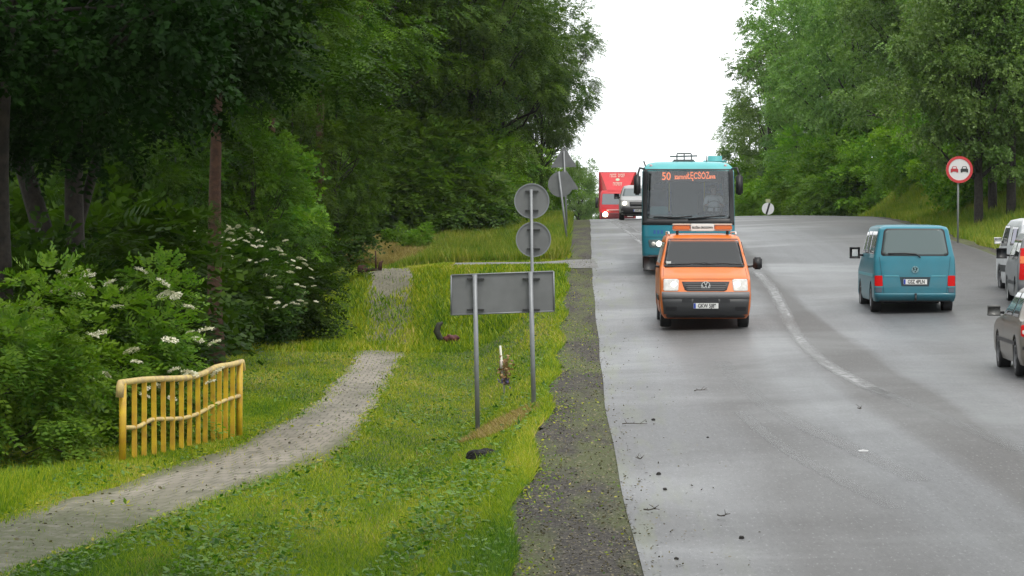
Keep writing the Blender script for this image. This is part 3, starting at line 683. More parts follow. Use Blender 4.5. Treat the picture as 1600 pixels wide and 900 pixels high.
litter('shoulder_weeds', 20000, samp(lambda Y: XS(Y/K)-.1, lambda Y: XL(Y/K)-.02, 24, 100, 1.8), GM, .035, 'sparse green weeds creeping onto the road shoulder', 9,
       lambda x, Y, r: r.random(len(x)) < np.clip(1-(x-XS(Y/K))/.5, 0.06+.5*np.exp(-((Y-68)/16)**2), 1)*(.55+.45*np.sin(Y*.5+1+x*3)), .01, h_road)
litter('path_litter', 1500, samp(lambda Y: PX(Y/K)-PW(Y/K), lambda Y: PX(Y/K)+PW(Y/K), 25, 82, 1.6), DL, .05, 'dead leaves and grass clippings lying on the paved path', 10,
       lambda x, Y, r: r.random(len(x)) < .6, .02)
litter('path_grass_tufts', 9000, samp(lambda Y: PX(Y/K)-PW(Y/K)-.05, lambda Y: PX(Y/K)+PW(Y/K)+.05, 25, 82, 1.6), GM, .06, 'grass growing in the seams across the paved path', 11,
       lambda x, Y, r: ((np.abs(np.sin(Y*.42+.3*np.sin(x*3))) < .03) & (np.sin(x*4+Y) > -.3)) | (np.abs(np.abs(x-PX(Y/K))-PW(Y/K)) < .12), .02)
# ------------------------------------------------------------------ materials of made things
GALV = mat('galvanised_steel', (.25, .26, .27), .5, .4, noise=.15, nscale=6)
SIGNG = mat('sign_back_grey', (.175, .18, .182), .6, .1, noise=.22, nscale=3)
BLACK = mat('black_plastic', (.018, .018, .02), .45)
RUB = mat('tyre_rubber', (.016, .016, .017), .8)
RIM = mat('steel_rim', (.42, .42, .43), .35, .8)
WHITEP = mat('white_paint', (.74, .74, .72), .35, coat=.4)
LENS = mat('headlamp_glass', (.50, .49, .47), .12, coat=.6, emit=(1, .95, .82), es=.16, noise=.35, nscale=14)
LAMPON = mat('headlamp_lit', (.9, .9, .85), .2, emit=(1, .93, .8), es=4)
REDL = mat('tail_lamp_red', (.40, .002, .002), .5, spec=.2, emit=(1, .0, .0), es=.12)
ORL = mat('amber_lens', (.62, .13, .01), .25, coat=.5)
PLATE = mat('plate_white', (.70, .70, .68), .4)
PLBLUE = mat('plate_blue', (.02, .06, .35), .4)
INK = mat('plate_ink', (.02, .02, .02), .5)
CHROME = mat('chrome', (.72, .72, .72), .18, 1)
SHADE = mat('underbody', (.012, .012, .013), .8)

# ------------------------------------------------------------------ traffic signs seen from behind, left
def z_at(py, Yv): return EYE-(py-340)/F*Yv
def x_at(px, Yv): return (px-800)/F*Yv
def clamp(bm, x, z, y, w_=.14):
    box(bm, x-w_/2, x+w_/2, y-.035, y-.012, z-.012, z+.012, .003)
def info_sign():
    Yv = 27*K; xa, xb = x_at(747, Yv), x_at(834, Yv)
    t = thing('information_board', 'grey back of a wide rectangular road sign on two posts', 'road sign', ((xa+xb)/2, Yv, zt(xb, Yv)))
    ox, oz = t.location.x, t.location.z
    def P(px, py): return x_at(px, Yv)-ox, z_at(py, Yv)-oz
    poly = [P(705, 492), P(705, 430), P(865, 424), P(866, 486)]
    bm = bmesh.new(); prism(bm, poly, 0, .006); obj('panel', bm, SIGNG, t)
    bm = bmesh.new(); q = poly+[poly[0]]
    for a, b in zip(q, q[1:]):
        tube(bm, [(a[0], -.012, a[1]), (b[0], -.012, b[1])], .012, 6)
    obj('panel_frame', bm, GALV, t, True)
    for px, top, tiltx, tag_ in ((742, 429, 5, 0), (829, 425, 6, 1)):
        x0, z0 = P(px, top); x1, z1 = P(px+tiltx, 672 if not tag_ else 650)
        bm = bmesh.new(); tube(bm, [(x1, -.06, z1-.25), (x0, -.06, z0)], .036, 12)
        p = obj('post', bm, GALV, t, True)
        for py in (436, 484):
            bm = bmesh.new(); cx, cz = P(px+1, py); box(bm, cx-.13, cx+.13, -.04, -.004, cz-.014, cz+.014, .003)
            for s in (-1, 1): tube(bm, [(cx+s*.11, -.055, cz), (cx+s*.11, .0, cz)], .014, 6)
            obj('clamp', bm, mat('dark_clamp', (.05, .05, .05), .6, .4), p)
info_sign()
def round_signs():
    Yv = 27*K+.25; xb = x_at(834, Yv)
    t = thing('round_sign_pair', 'pair of round grey sign backs one above the other on a thin pole', 'road sign', (xb, Yv, zt(xb, Yv)))
    ox, oz = t.location.x, t.location.z
    bm = bmesh.new(); tube(bm, [(0, -.05, -.2), (x_at(830, Yv)-ox, -.05, z_at(296, Yv)-oz)], .024, 10); obj('pole', bm, GALV, t, True)
    for px, py in ((831, 314), (833.5, 374)):
        cx, cz = x_at(px, Yv)-ox, z_at(py, Yv)-oz
        bm = bmesh.new(); disc(bm, (cx, 0, cz), .262, (0, 1, 0), .006, 40); d = obj('sign_plate', bm, SIGNG, t)
        bm = bmesh.new(); disc(bm, (cx, -.006, cz), .268, (0, 1, 0), .024, 40, .25); obj('rim', bm, GALV, d)
        for dz in (-.145, .145):
            bm = bmesh.new(); box(bm, cx-.10, cx+.10, -.045, -.004, cz+dz-.012, cz+dz+.012, .003)
            obj('clamp', bm, mat('dark_clamp', (.05, .05, .05), .6, .4), d)
round_signs()
def far_signs():
    Yv = 60*K; x0 = x_at(888, Yv)
    t = thing('round_road_sign', 'single round grey sign back on a leaning pole near the crest', 'road sign', (x0, Yv, zt(x0, Yv)))
    ox, oz = t.location.x, t.location.z
    bm = bmesh.new(); tube(bm, [(0, -.05, -.2), (x_at(873, Yv)-ox, -.05, z_at(268, Yv)-oz)], .036, 8); obj('pole', bm, GALV, t, True)
    bm = bmesh.new(); disc(bm, (x_at(876, Yv)-ox, 0, z_at(288, Yv)-oz), .43, (.2, 1, 0), .02, 36); obj('sign_plate', bm, SIGNG, t)
    Yv = 66*K; x0 = x_at(886.5, Yv)
    t = thing('warning_sign_pair', 'two triangular grey sign backs stacked on one pole near the crest', 'road sign', (x0, Yv, zt(x0, Yv)))
    ox, oz = t.location.x, t.location.z
    bm = bmesh.new(); tube(bm, [(0, -.05, -.2), (x_at(881, Yv)-ox, -.05, z_at(236, Yv)-oz)], .036, 8); obj('pole', bm, GALV, t, True)
    for top, bot, cx, hw in ((231, 262, 881, 20), (264, 297, 882, 22)):
        bm = bmesh.new(); X_ = lambda p: x_at(p, Yv)-ox; Z_ = lambda p: z_at(p, Yv)-oz
        prism(bm, [(X_(cx-hw), Z_(bot)), (X_(cx+hw), Z_(bot-1)), (X_(cx+hw-1), Z_(bot-4)), (X_(cx+1.5), Z_(top)), (X_(cx-1.5), Z_(top)), (X_(cx-hw+1), Z_(bot-3))], 0, .02)
        obj('sign_plate', bm, SIGNG, t)
far_signs()
def overtaking_sign():
    Yv = 56*K; x0 = x_at(1497, Yv); 
    t = thing('no_overtaking_sign', 'round white sign with red ring and two small cars on the right bank', 'road sign', (x0, Yv, zt(x0, Yv)))
    ox, oz = t.location.x, t.location.z; cx, cz = x_at(1499, Yv)-ox, z_at(265, Yv)-oz; r = 21/F*Yv
    bm = bmesh.new(); tube(bm, [(0, .06, -.3), (.01, .06, cz+.2)], .032, 10); obj('pole', bm, mat('pole_dull', (.16, .17, .16), .7), t, True)
    bm = bmesh.new(); disc(bm, (cx, 0, cz), r, (0, 1, 0), .02, 40); p = obj('sign_plate', bm, mat('sign_white', (.62, .60, .60), .4), t)
    bm = bmesh.new(); disc(bm, (cx, -.016, cz), r*1.0, (0, 1, 0), .01, 48, r*.80); obj('red_ring', bm, mat('sign_red', (.50, .030, .035), .4), p)
    def carsym(s, m, name):
        bm = bmesh.new(); k = r*.5; c = cx+s*r*.37
        prism(bm, [(c+a*k, cz+b*k) for a, b in ((-.55, -.42), (-.32, -.42), (-.30, -.30), (.30, -.30), (.32, -.42), (.55, -.42), (.56, .05), (.40, .16), (.28, .48), (-.28, .48), (-.40, .16), (-.56, .05))], -.022, -.013)
        obj(name, bm, m, p)
        bm = bmesh.new(); prism(bm, [(c+a*k, cz+b*k) for a, b in ((-.28, .16), (.28, .16), (.2, .38), (-.2, .38))], -.026, -.0225); obj('car_window', bm, MATS['sign_white'], p)
    carsym(-1, mat('sign_red2', (.42, .02, .03), .4), 'car_symbol'); carsym(1, mat('sign_black', (.02, .02, .02), .4), 'car_symbol')
overtaking_sign()
def end_sign():
    Yv = 103*K; x0 = x_at(1200, Yv)
    t = thing('end_of_restriction_sign', 'small white round sign with a dark diagonal stripe just behind the crest', 'road sign', (x0, Yv, z_at(345, Yv)-.6))
    oz = t.location.z; cz = z_at(326, Yv)-oz; r = 9.5/F*Yv
    bm = bmesh.new(); tube(bm, [(0, .06, -.5), (0, .06, cz+r)], .03, 8); obj('pole', bm, GALV, t, True)
    bm = bmesh.new(); disc(bm, (0, 0, cz), r, (0, 1, 0), .02, 32); p = obj('sign_plate', bm, mat('sign_white2', (.72, .72, .74), .4), t)
    bm = bmesh.new(); prism(bm, [(-r*.42, cz-r*.86), (-r*.12, cz-r*.95), (r*.42, cz+r*.86), (r*.12, cz+r*.95)], -.02, -.012); obj('stripe', bm, MATS['sign_black'], p)
    bm = bmesh.new(); prism(bm, [(-.13, cz+r+.02), (.13, cz+r+.02), (.13, cz+r+.2), (-.13, cz+r+.2)], -.02, .0); obj('cap_plate', bm, mat('pale_cap', (.4, .42, .25), .6), t)
end_sign()

# ------------------------------------------------------------------ yellow railing
def railing():
    a = (x_at(190, 24.6*K), 24.6*K); 
    YB = 27.9*K; b = (x_at(376, YB), YB)
    t = thing('yellow_railing', 'yellow tubular railing with wavy top rail beside the path', 'railing', (a[0], a[1], zt(*a)))
    O = Vector(t.location)
    YEL = mat('yellow_paint', (.62, .41, .012), .5, noise=.25, nscale=5, col2=(.44, .24, .015)); PALE = mat('worn_yellow', (.62, .47, .14), .6, col2=(.42, .30, .15), nscale=9)
    topy = pchip([188, 230, 290, 316, 340, 360, 378], [598, 593, 590.5, 584, 573, 570, 565]); midy = pchip([188, 210, 240, 280, 305, 330, 350, 378], [668, 668, 655, 654, 648, 635, 626, 617])
    def W(px, py, Yv): return Vector((x_at(px, Yv), Yv, z_at(py, Yv)))-O
    def Yof(px):    # depth along the straight ground line for a given photo column
        k = (px-800)/F; dx, dy = b[0]-a[0], b[1]-a[1]; s = (k*a[1]-a[0])/(dx-k*dy); return a[1]+s*dy
    cols = [192, 210, 226, 241, 256, 270, 284, 297.5, 310, 322, 334, 346, 357.5, 368, 375]
    cols = [192, 210, 225.5, 240, 255, 269.5, 283.5, 296.5, 309, 321.5, 332.5, 343, 353, 363.5, 374.5]
    for i, px in enumerate(cols):
        Yv = Yof(px); last = i in (0, len(cols)-1); zt_ = zt(x_at(px, Yv), Yv)-O.z
        top = W(px, float(topy(px)), Yv); bm = bmesh.new(); jit = TR.uniform(-.012, .012)
        bx = top.x+jit
        rr = .050 if last else .047
        tube(bm, [(bx, top.y, zt_-.15), (top.x, top.y, top.z-.01)], rr, 10 if last else 4)
        obj('post' if last else 'baluster', bm, YEL, t, last)
    ps = [W(p, float(topy(p)), Yof(p)) for p in np.linspace(188, 378, 24)]; ps.append(ps[-1]+Vector((.02, .02, -.14)))
    bm = bmesh.new(); tube(bm, [ps[0]+Vector((-.01, 0, -.2)), ps[0]+Vector((0, 0, -.05))]+ps, [.055, .058]+[.045]*len(ps), 10); obj('top_rail', bm, PALE, t, True)
    bm = bmesh.new(); tube(bm, [W(p, float(midy(p)), Yof(p))+Vector((0, -.02, 0)) for p in np.linspace(196, 376, 24)], .032, 8); obj('middle_rail', bm, PALE, t, True)
railing()

# ------------------------------------------------------------------ small things on the lawn
def stake():
    Yv = 31.5*K; x0 = x_at(789, Yv); t = thing('white_stake', 'thin white stake stuck upright in the grass behind the sign posts', 'stake', (x0, Yv, zt(x0, Yv)))
    O = Vector(t.location); bm = bmesh.new(); top = Vector((x_at(781.5, Yv), Yv, z_at(540, Yv)))-O
    tube(bm, [(0, 0, -.1), top], .019, 8); obj('rod', bm, mat('white_rod', (.68, .66, .55), .6), t, True)
    t2 = thing('withered_bouquet', 'withered brown and purple bouquet tied to the white stake', 'bouquet', (x_at(787, Yv), Yv-.06, z_at(600, Yv)))
    r = np.random.default_rng(9)
    def cl(n, c, s, L, m, name):
        P = r.normal(size=(n, 3))*np.array(s)+np.array(c); A = r.normal(size=(n, 3))+np.array([0, 0, .3]); N = r.normal(size=(n, 3))
        obj(name, leaf_mesh(name, P, A, N, np.full(n, L), np.full(n, L*.3), r.random(n)), m, t2)
    cl(130, (.03, 0, .23), (.045, .04, .12), .08, leafmat('dry_flowers', (.13, .07, .02), (.38, .25, .12), 0, .1), 'dried_flowers')
    cl(70, (.02, 0, .06), (.04, .03, .045), .06, leafmat('purple_wrap', (.03, .02, .09), (.22, .18, .4), 0, .1), 'purple_wrapping')
    bm = bmesh.new(); tube(bm, [(-.035, -.03, .28), (-.04, -.03, .42)], .03, 8); obj('pale_ribbon', bm, mat('ribbon', (.66, .58, .52), .6), t2, True)
stake()
def rusty():
    RU = mat('rust', (.075, .028, .018), .85, noise=.5, nscale=8, bump=.5)
    Yv = 55.3*K; x0 = x_at(575, Yv); t = thing('rusty_barrier', 'fallen rusty metal axle with an upright bar lying at the far end of the path', 'scrap metal', (x0, Yv-1, zt(x0, Yv-1)))
    bm = bmesh.new(); disc(bm, (-.13, 0, .14), .15, (.8, -.6, .1), .16, 16); disc(bm, (-.13, -.07, .14), .07, (.8, -.6, .1), .2, 12); obj('hub', bm, RU, t)
    bm = bmesh.new(); tube(bm, [(-.1, 0, .13), (.25, 0, .15), (.45, .02, .17)], [.05, .045, .05], 8); obj('axle', bm, RU, t, True)
    bm = bmesh.new(); tube(bm, [(.29, 0, .12), (.28, 0, .45), (.27, 0, .72)], [.035, .025, .022], 8); obj('upright_bar', bm, RU, t, True)
    bm = bmesh.new(); tube(bm, [(.40, 0, .12), (.43, 0, .36), (.5, 0, .41)], [.07, .05, .02], 8); obj('lug', bm, RU, t, True)
    Yv = 46*K; x0 = x_at(695, Yv)
    t = thing('bent_tyre_scrap', 'dark curved scrap half hidden behind the left end of the sign board', 'scrap', (x0-.05, Yv, zt(x0, Yv)))
    bm = bmesh.new(); tube(bm, [(.0, 0, .55), (-.1, 0, .5), (-.16, 0, .32), (-.08, 0, .16), (.06, 0, .06), (.14, 0, .05)], [.03, .07, .09, .08, .05, .02], 8); obj('curved_piece', bm, mat('dark_scrap', (.045, .045, .03), .8, noise=.4), t, True)
    t = thing('red_bag', 'crumpled dark red bag lying in the grass beside the sign board', 'bag', (x0+.17, Yv-.2, zt(x0, Yv)))
    r = random.Random(2); bm = bmesh.new(); bmesh.ops.create_icosphere(bm, subdivisions=3, radius=.16)
    for v in bm.verts: v.co *= 1+.3*math.sin(v.co.x*40+v.co.z*25)*.5+r.uniform(-.06, .06); v.co.z = v.co.z*.75+.13; v.co.x *= 1.25
    obj('bag_cloth', bm, mat('red_cloth', (.10, .015, .012), .7, noise=.5, nscale=14), t, True)
    Yv = 23.2*K; x0 = x_at(757, Yv)
    t = thing('molehill', 'small heap of fresh dark earth in the grass next to the shoulder', 'molehill', (x0, Yv, zt(x0, Yv)))
    bm = bmesh.new(); bmesh.ops.create_icosphere(bm, subdivisions=4, radius=.2)
    for v in bm.verts:
        v.co *= 1+.09*math.sin(v.co.x*31+v.co.y*23)+r.uniform(-.05, .05); v.co.z = max(-.03, v.co.z*.5); v.co.x *= 1.15
    obj('soil_heap', bm, mat('dark_soil', (.010, .008, .006), .95, noise=.5, nscale=20, bump=1, bscale=30), t)
rusty()
# twigs and stones on the road
TW = mat('twig', (.05, .04, .03), .9)
def twig(px, py, L, ang, label, fork=True):
    x, Yv = onroad(px, py); o = bmesh.new(); c, s = math.cos(ang), math.sin(ang)
    q = random.Random(px)
    pts = [Vector((c*L*(f-.5)+q.uniform(-.02, .02), s*L*(f-.5), .02+q.uniform(0, .03))) for f in (0, .25, .5, .75, 1)]
    tube(o, pts, [.008, .007, .006, .005, .003], 5)
    if fork:
        for k in (1, 2, 3): tube(o, [pts[k], pts[k]+Vector((q.uniform(-.1, .1), q.uniform(-.1, .1), q.uniform(.02, .06)))], [.005, .002], 4)
    t = obj('twig', o, TW); t.location = (x, Yv, zr(x, Yv)+.005); tag(t, label, 'twig', 'broken twigs on the road')
for a in [(1095, 615, .2, .4, 'forked twig lying on the road ahead of the orange van'), (990, 666, .34, .05, 'long straight twig on the left lane near the shoulder'),
          (1345, 644, .2, 1.2, 'small upright twig in the middle of the road'), (998, 722, .17, 2.2, 'forked twig on the road edge by the mossy shoulder'),
          (1020, 804, .16, .1, 'short dark twig lowest on the left lane'), (1130, 813, .13, .3, 'small twig low on the middle of the left lane')]:
    twig(*a)
def stone(px, py, r_, label, m=TW):
    x, Yv = onroad(px, py); bm = bmesh.new(); bmesh.ops.create_icosphere(bm, subdivisions=2, radius=r_); q = random.Random(px)
    for v in bm.verts: v.co *= q.uniform(.8, 1.15); v.co.z *= .7
    t = obj('stone', bm, m, smooth=True); t.location = (x, Yv, zr(x, Yv)+r_*.5); tag(t, label, 'stone', 'small clods on the road')
DK = mat('dark_clod', (.02, .018, .016), .9)
for a in [(1021, 658, .03, 'dark clod right of the long straight twig'), (1029, 745, .028, 'dark clod low near the left road edge'), (1039, 767, .025, 'dark clod just below another near the left edge'),
          (1159, 845, .028, 'lowest dark clod on the left lane'), (1106, 687, .018, 'tiny clod in the middle of the left lane'), (1057, 880, .022, 'dark clod at the very bottom of the left lane')]:
    stone(*a, m=DK)
x, Yv = onroad(1349, 708); bm = bmesh.new(); prism(bm, [(-.05, 0), (.05, .0), (.06, .012), (.0, .02), (-.06, .01)], -.03, .03)
pp = obj('paper_scrap', bm, mat('paper', (.7, .7, .7), .7)); pp.location = (x, Yv, zr(x, Yv)+.006); tag(pp, 'small white scrap of paper lying on the road', 'paper')

# ------------------------------------------------------------------ vehicle building kit
class Body:
    """horizontal rings: near end faces -Y at y0(z), far end y1(z), half width w(z), corner depth c(z)"""
    def __init__(s, rows, n=5.5, nf=5.5):   # rows: z, y0, y1, w, c0, c1
        rows = sorted(rows); z = [r[0] for r in rows]; s.z = z; s.n = n; s.nf = nf; s.rows = rows
        s.f = [(lambda k: (lambda q: float(np.interp(q, z, [r[k] for r in rows]))))(k) for k in range(1, 6)]
    def y0(s, z): return s.f[0](z)
    def y1(s, z): return s.f[1](z)
    def w(s, z): return s.f[2](z)
    def near(s, x, z):
        u = min(1, abs(x)/s.w(z)); return s.y0(z)+s.f[3](z)*(1-(1-u**s.n)**(1/s.n))
    def far(s, x, z):
        u = min(1, abs(x)/s.w(z)); return s.y1(z)-s.f[4](z)*(1-(1-u**s.nf)**(1/s.nf))
    def mesh(s, m=14, top=True):
        bm = bmesh.new(); rings = []; zs = []
        for a, b in zip(s.z, s.z[1:]):
            k = max(1, int((b-a)/.06)); zs += [a+(b-a)*i/k for i in range(k)]
        zs.append(s.z[-1])
        for z in zs:
            w_, y0, y1, c0, c1 = s.w(z), s.y0(z), s.y1(z), s.f[3](z), s.f[4](z); pts = []
            tt = [math.pi/2*i/m for i in range(m+1)]
            q = [(w_*math.sin(t)**(2/s.n), y0+c0*(1-math.cos(t)**(2/s.n))) for t in tt]
            q += [(w_, y0+c0+(y1-c1-y0-c0)*i/9) for i in range(1, 9)]
            qf = [(w_*math.sin(t)**(2/s.nf), y1-c1*(1-math.cos(t)**(2/s.nf))) for t in tt][::-1]
            half = q+qf; full = half+[(-x, y) for x, y in half[::-1][1:-1]]
            rings.append([bm.verts.new((x, y, z)) for x, y in full])
        N = len(rings[0])
        for r0, r1 in zip(rings, rings[1:]):
            for k in range(N): bm.faces.new((r0[k], r0[(k+1) % N], r1[(k+1) % N], r1[k]))
        bm.faces.new(rings[0][::-1]); bm.faces.new(rings[-1]); bmesh.ops.recalc_face_normals(bm, faces=bm.faces[:])
        return bm
    def patch(s, rows, side='near', off=.006, depth=.012, nx=14, nz=0):
        """rows: (z, a, b) outline; a..b is x for near/far, y for left/right"""
        rows = sorted(rows); rr = []
        for p, q in zip(rows, rows[1:]):
            k = max(1, int((q[0]-p[0])/.08)); rr += [tuple(p[j]+(q[j]-p[j])*i/k for j in range(3)) for i in range(k)]
        rr.append(rows[-1]); bm = bmesh.new()
        def pt(u, z, o):
            if side == 'near':
                g = (s.y0(z+.01)-s.y0(z-.01))/.02; nn = Vector((0, -1, g)).normalized(); return Vector((u, s.near(u, z), z))+nn*o
            if side == 'far':
                g = (s.y1(z+.01)-s.y1(z-.01))/.02; nn = Vector((0, 1, -g)).normalized(); return Vector((u, s.far(u, z), z))+nn*o
            k = 1 if side == 'right' else -1
            return Vector((k*(s.w(z)+o), u, z))
        A = [[bm.verts.new(pt(a+(b-a)*i/nx, z, off)) for i in range(nx+1)] for z, a, b in rr]
        B = [[bm.verts.new(pt(a+(b-a)*i/nx, z, off-depth)) for i in range(nx+1)] for z, a, b in rr]
        for G in (A, B):
            for r0, r1 in zip(G, G[1:]):
                for i in range(nx): bm.faces.new((r0[i], r0[i+1], r1[i+1], r1[i]))
        for r0, r1 in ((A[0], B[0]), (A[-1], B[-1])):
            for i in range(nx): bm.faces.new((r0[i], r1[i], r1[i+1], r0[i+1]))
        for c in (0, nx):
            for j in range(len(rr)-1): bm.faces.new((A[j][c], A[j+1][c], B[j+1][c], B[j][c]))
        bmesh.ops.recalc_face_normals(bm, faces=bm.faces[:]); return bm
def rnd(z0, z1, a0, b0, a1, b1, r=.04):
    """rounded trapezoid rows: bottom a0..b0, top a1..b1"""
    out = []
    for i in range(5):
        t = i/4*math.pi/2; d = r*(1-math.sin(t)); z = z0+r*(1-math.cos(t)); f = (z-z0)/(z1-z0); out.append((z, a0+(a1-a0)*f+d, b0+(b1-b0)*f-d))
    for i in range(5):
        t = i/4*math.pi/2; d = r*(1-math.cos(t)); z = z1-r+r*math.sin(t); f = (z-z0)/(z1-z0); out.append((z, a0+(a1-a0)*f+d, b0+(b1-b0)*f-d))
    return out
def cyl_cut(y, z, r, x0, x1):
    bm = bmesh.new(); tube(bm, [(x0, y, z), (x1, y, z)], r, 32); bmesh.ops.recalc_face_normals(bm, faces=bm.faces[:]); return obj('cut', bm)
def wheel(t, x, y, r, wd, rimr=.62, rimmat=RIM, spokes=5):
    sg = 1 if x > 0 else -1
    prof = [(r*rimr, -.5), (r*.93, -.5), (r*.985, -.42), (r, -.3), (r, .3), (r*.985, .42), (r*.93, .5), (r*rimr, .5)]
    bm = bmesh.new(); n = 32; rg = [[bm.verts.new((p[1]*wd, p[0]*math.cos(2*math.pi*k/n), p[0]*math.sin(2*math.pi*k/n))) for k in range(n)] for p in prof]
    for a, b in zip(rg, rg[1:]+[rg[0]]):
        for k in range(n): bm.faces.new((a[k], a[(k+1) % n], b[(k+1) % n], b[k]))
    bmesh.ops.recalc_face_normals(bm, faces=bm.faces[:])
    o = obj('wheel', bm, RUB, t, True); o.location = (x, y, r)
    bm = bmesh.new(); disc(bm, (sg*wd*.12, 0, 0), r*rimr*1.01, (1, 0, 0), .02, 32); disc(bm, (sg*wd*.42, 0, 0), r*rimr*1.02, (1, 0, 0), wd*.14, 32, r*rimr*.88)
    disc(bm, (sg*wd*.3, 0, 0), r*.16, (1, 0, 0), wd*.2, 16)
    for k in range(spokes):
        a = 2*math.pi*k/spokes; M = Matrix.Rotation(a, 4, 'X'); box(bm, sg*wd*.22-.015, sg*wd*.22+.03, -r*.07, r*.07, r*.1, r*rimr*.95, .008, M)
    obj('rim', bm, rimmat, o)
    return o
def mirror(t, x, y, z, s, w_=.17, h=.24, m=BLACK, depth=.12, arm=.1):
    bm = bmesh.new(); box(bm, x+s*arm, x+s*(arm+w_), y-depth/2, y+depth/2, z-h/2, z+h/2, .03); o = obj('mirror', bm, m, t, True)
    bm = bmesh.new(); tube(bm, [(x-s*.02, y, z-h*.3), (x+s*(arm+.03), y, z-h*.2)], .025, 8); obj('mirror_arm', bm, BLACK, o, True)
    return o
def plate(t, x, y, z, txt, w_=.52, h=.114, tilt=0):
    bm = bmesh.new(); box(bm, x-w_/2, x+w_/2, y-.012, y, z-h/2, z+h/2, .004); p = obj('licence_plate', bm, PLATE, t)
    bm = bmesh.new(); box(bm, x-w_/2+.004, x-w_/2+.048, y-.0155, y-.011, z-h/2+.004, z+h/2-.004); obj('country_band', bm, PLBLUE, p)
    me = text_mesh(txt, .115, .0015, .74, .003); o = obj('plate_characters', me, INK, p); o.location = (x+.022, y-.0135, z-.002)
    return p
def emblem(t, x, y, z, r, m, back):
    bm = bmesh.new(); disc(bm, (x, y, z), r, (0, 1, 0), .02, 32, r*.86); 
    def bar(a, b, w_=.12):
        a, b = Vector(a)*r, Vector(b)*r; d = (b-a).normalized(); n_ = Vector((-d.y, d.x))*w_*r/2
        prism(bm, [(x+p.x, z+p.y) for p in (a+n_, b+n_, b-n_, a-n_)], y-.012, y+.004)
    V2 = lambda a, b: Vector((a, b))
    for a, b in (((-.36, .82), (-.03, .1)), ((.36, .82), (.03, .1)), ((-.84, .3), (-.38, -.78)), ((.84, .3), (.38, -.78)), ((-.38, -.78), (-.04, -.02)), ((.38, -.78), (.04, -.02))): bar(V2(*a), V2(*b), .17)
    e = obj('emblem', bm, m, t)
    bm = bmesh.new(); disc(bm, (x, y+.006, z), r*.9, (0, 1, 0), .008, 32); obj('emblem_backing', bm, back, e)
def wiper(t, pts, r_=.012):
    bm = bmesh.new(); tube(bm, pts, r_, 6); obj('wiper', bm, BLACK, t, True)

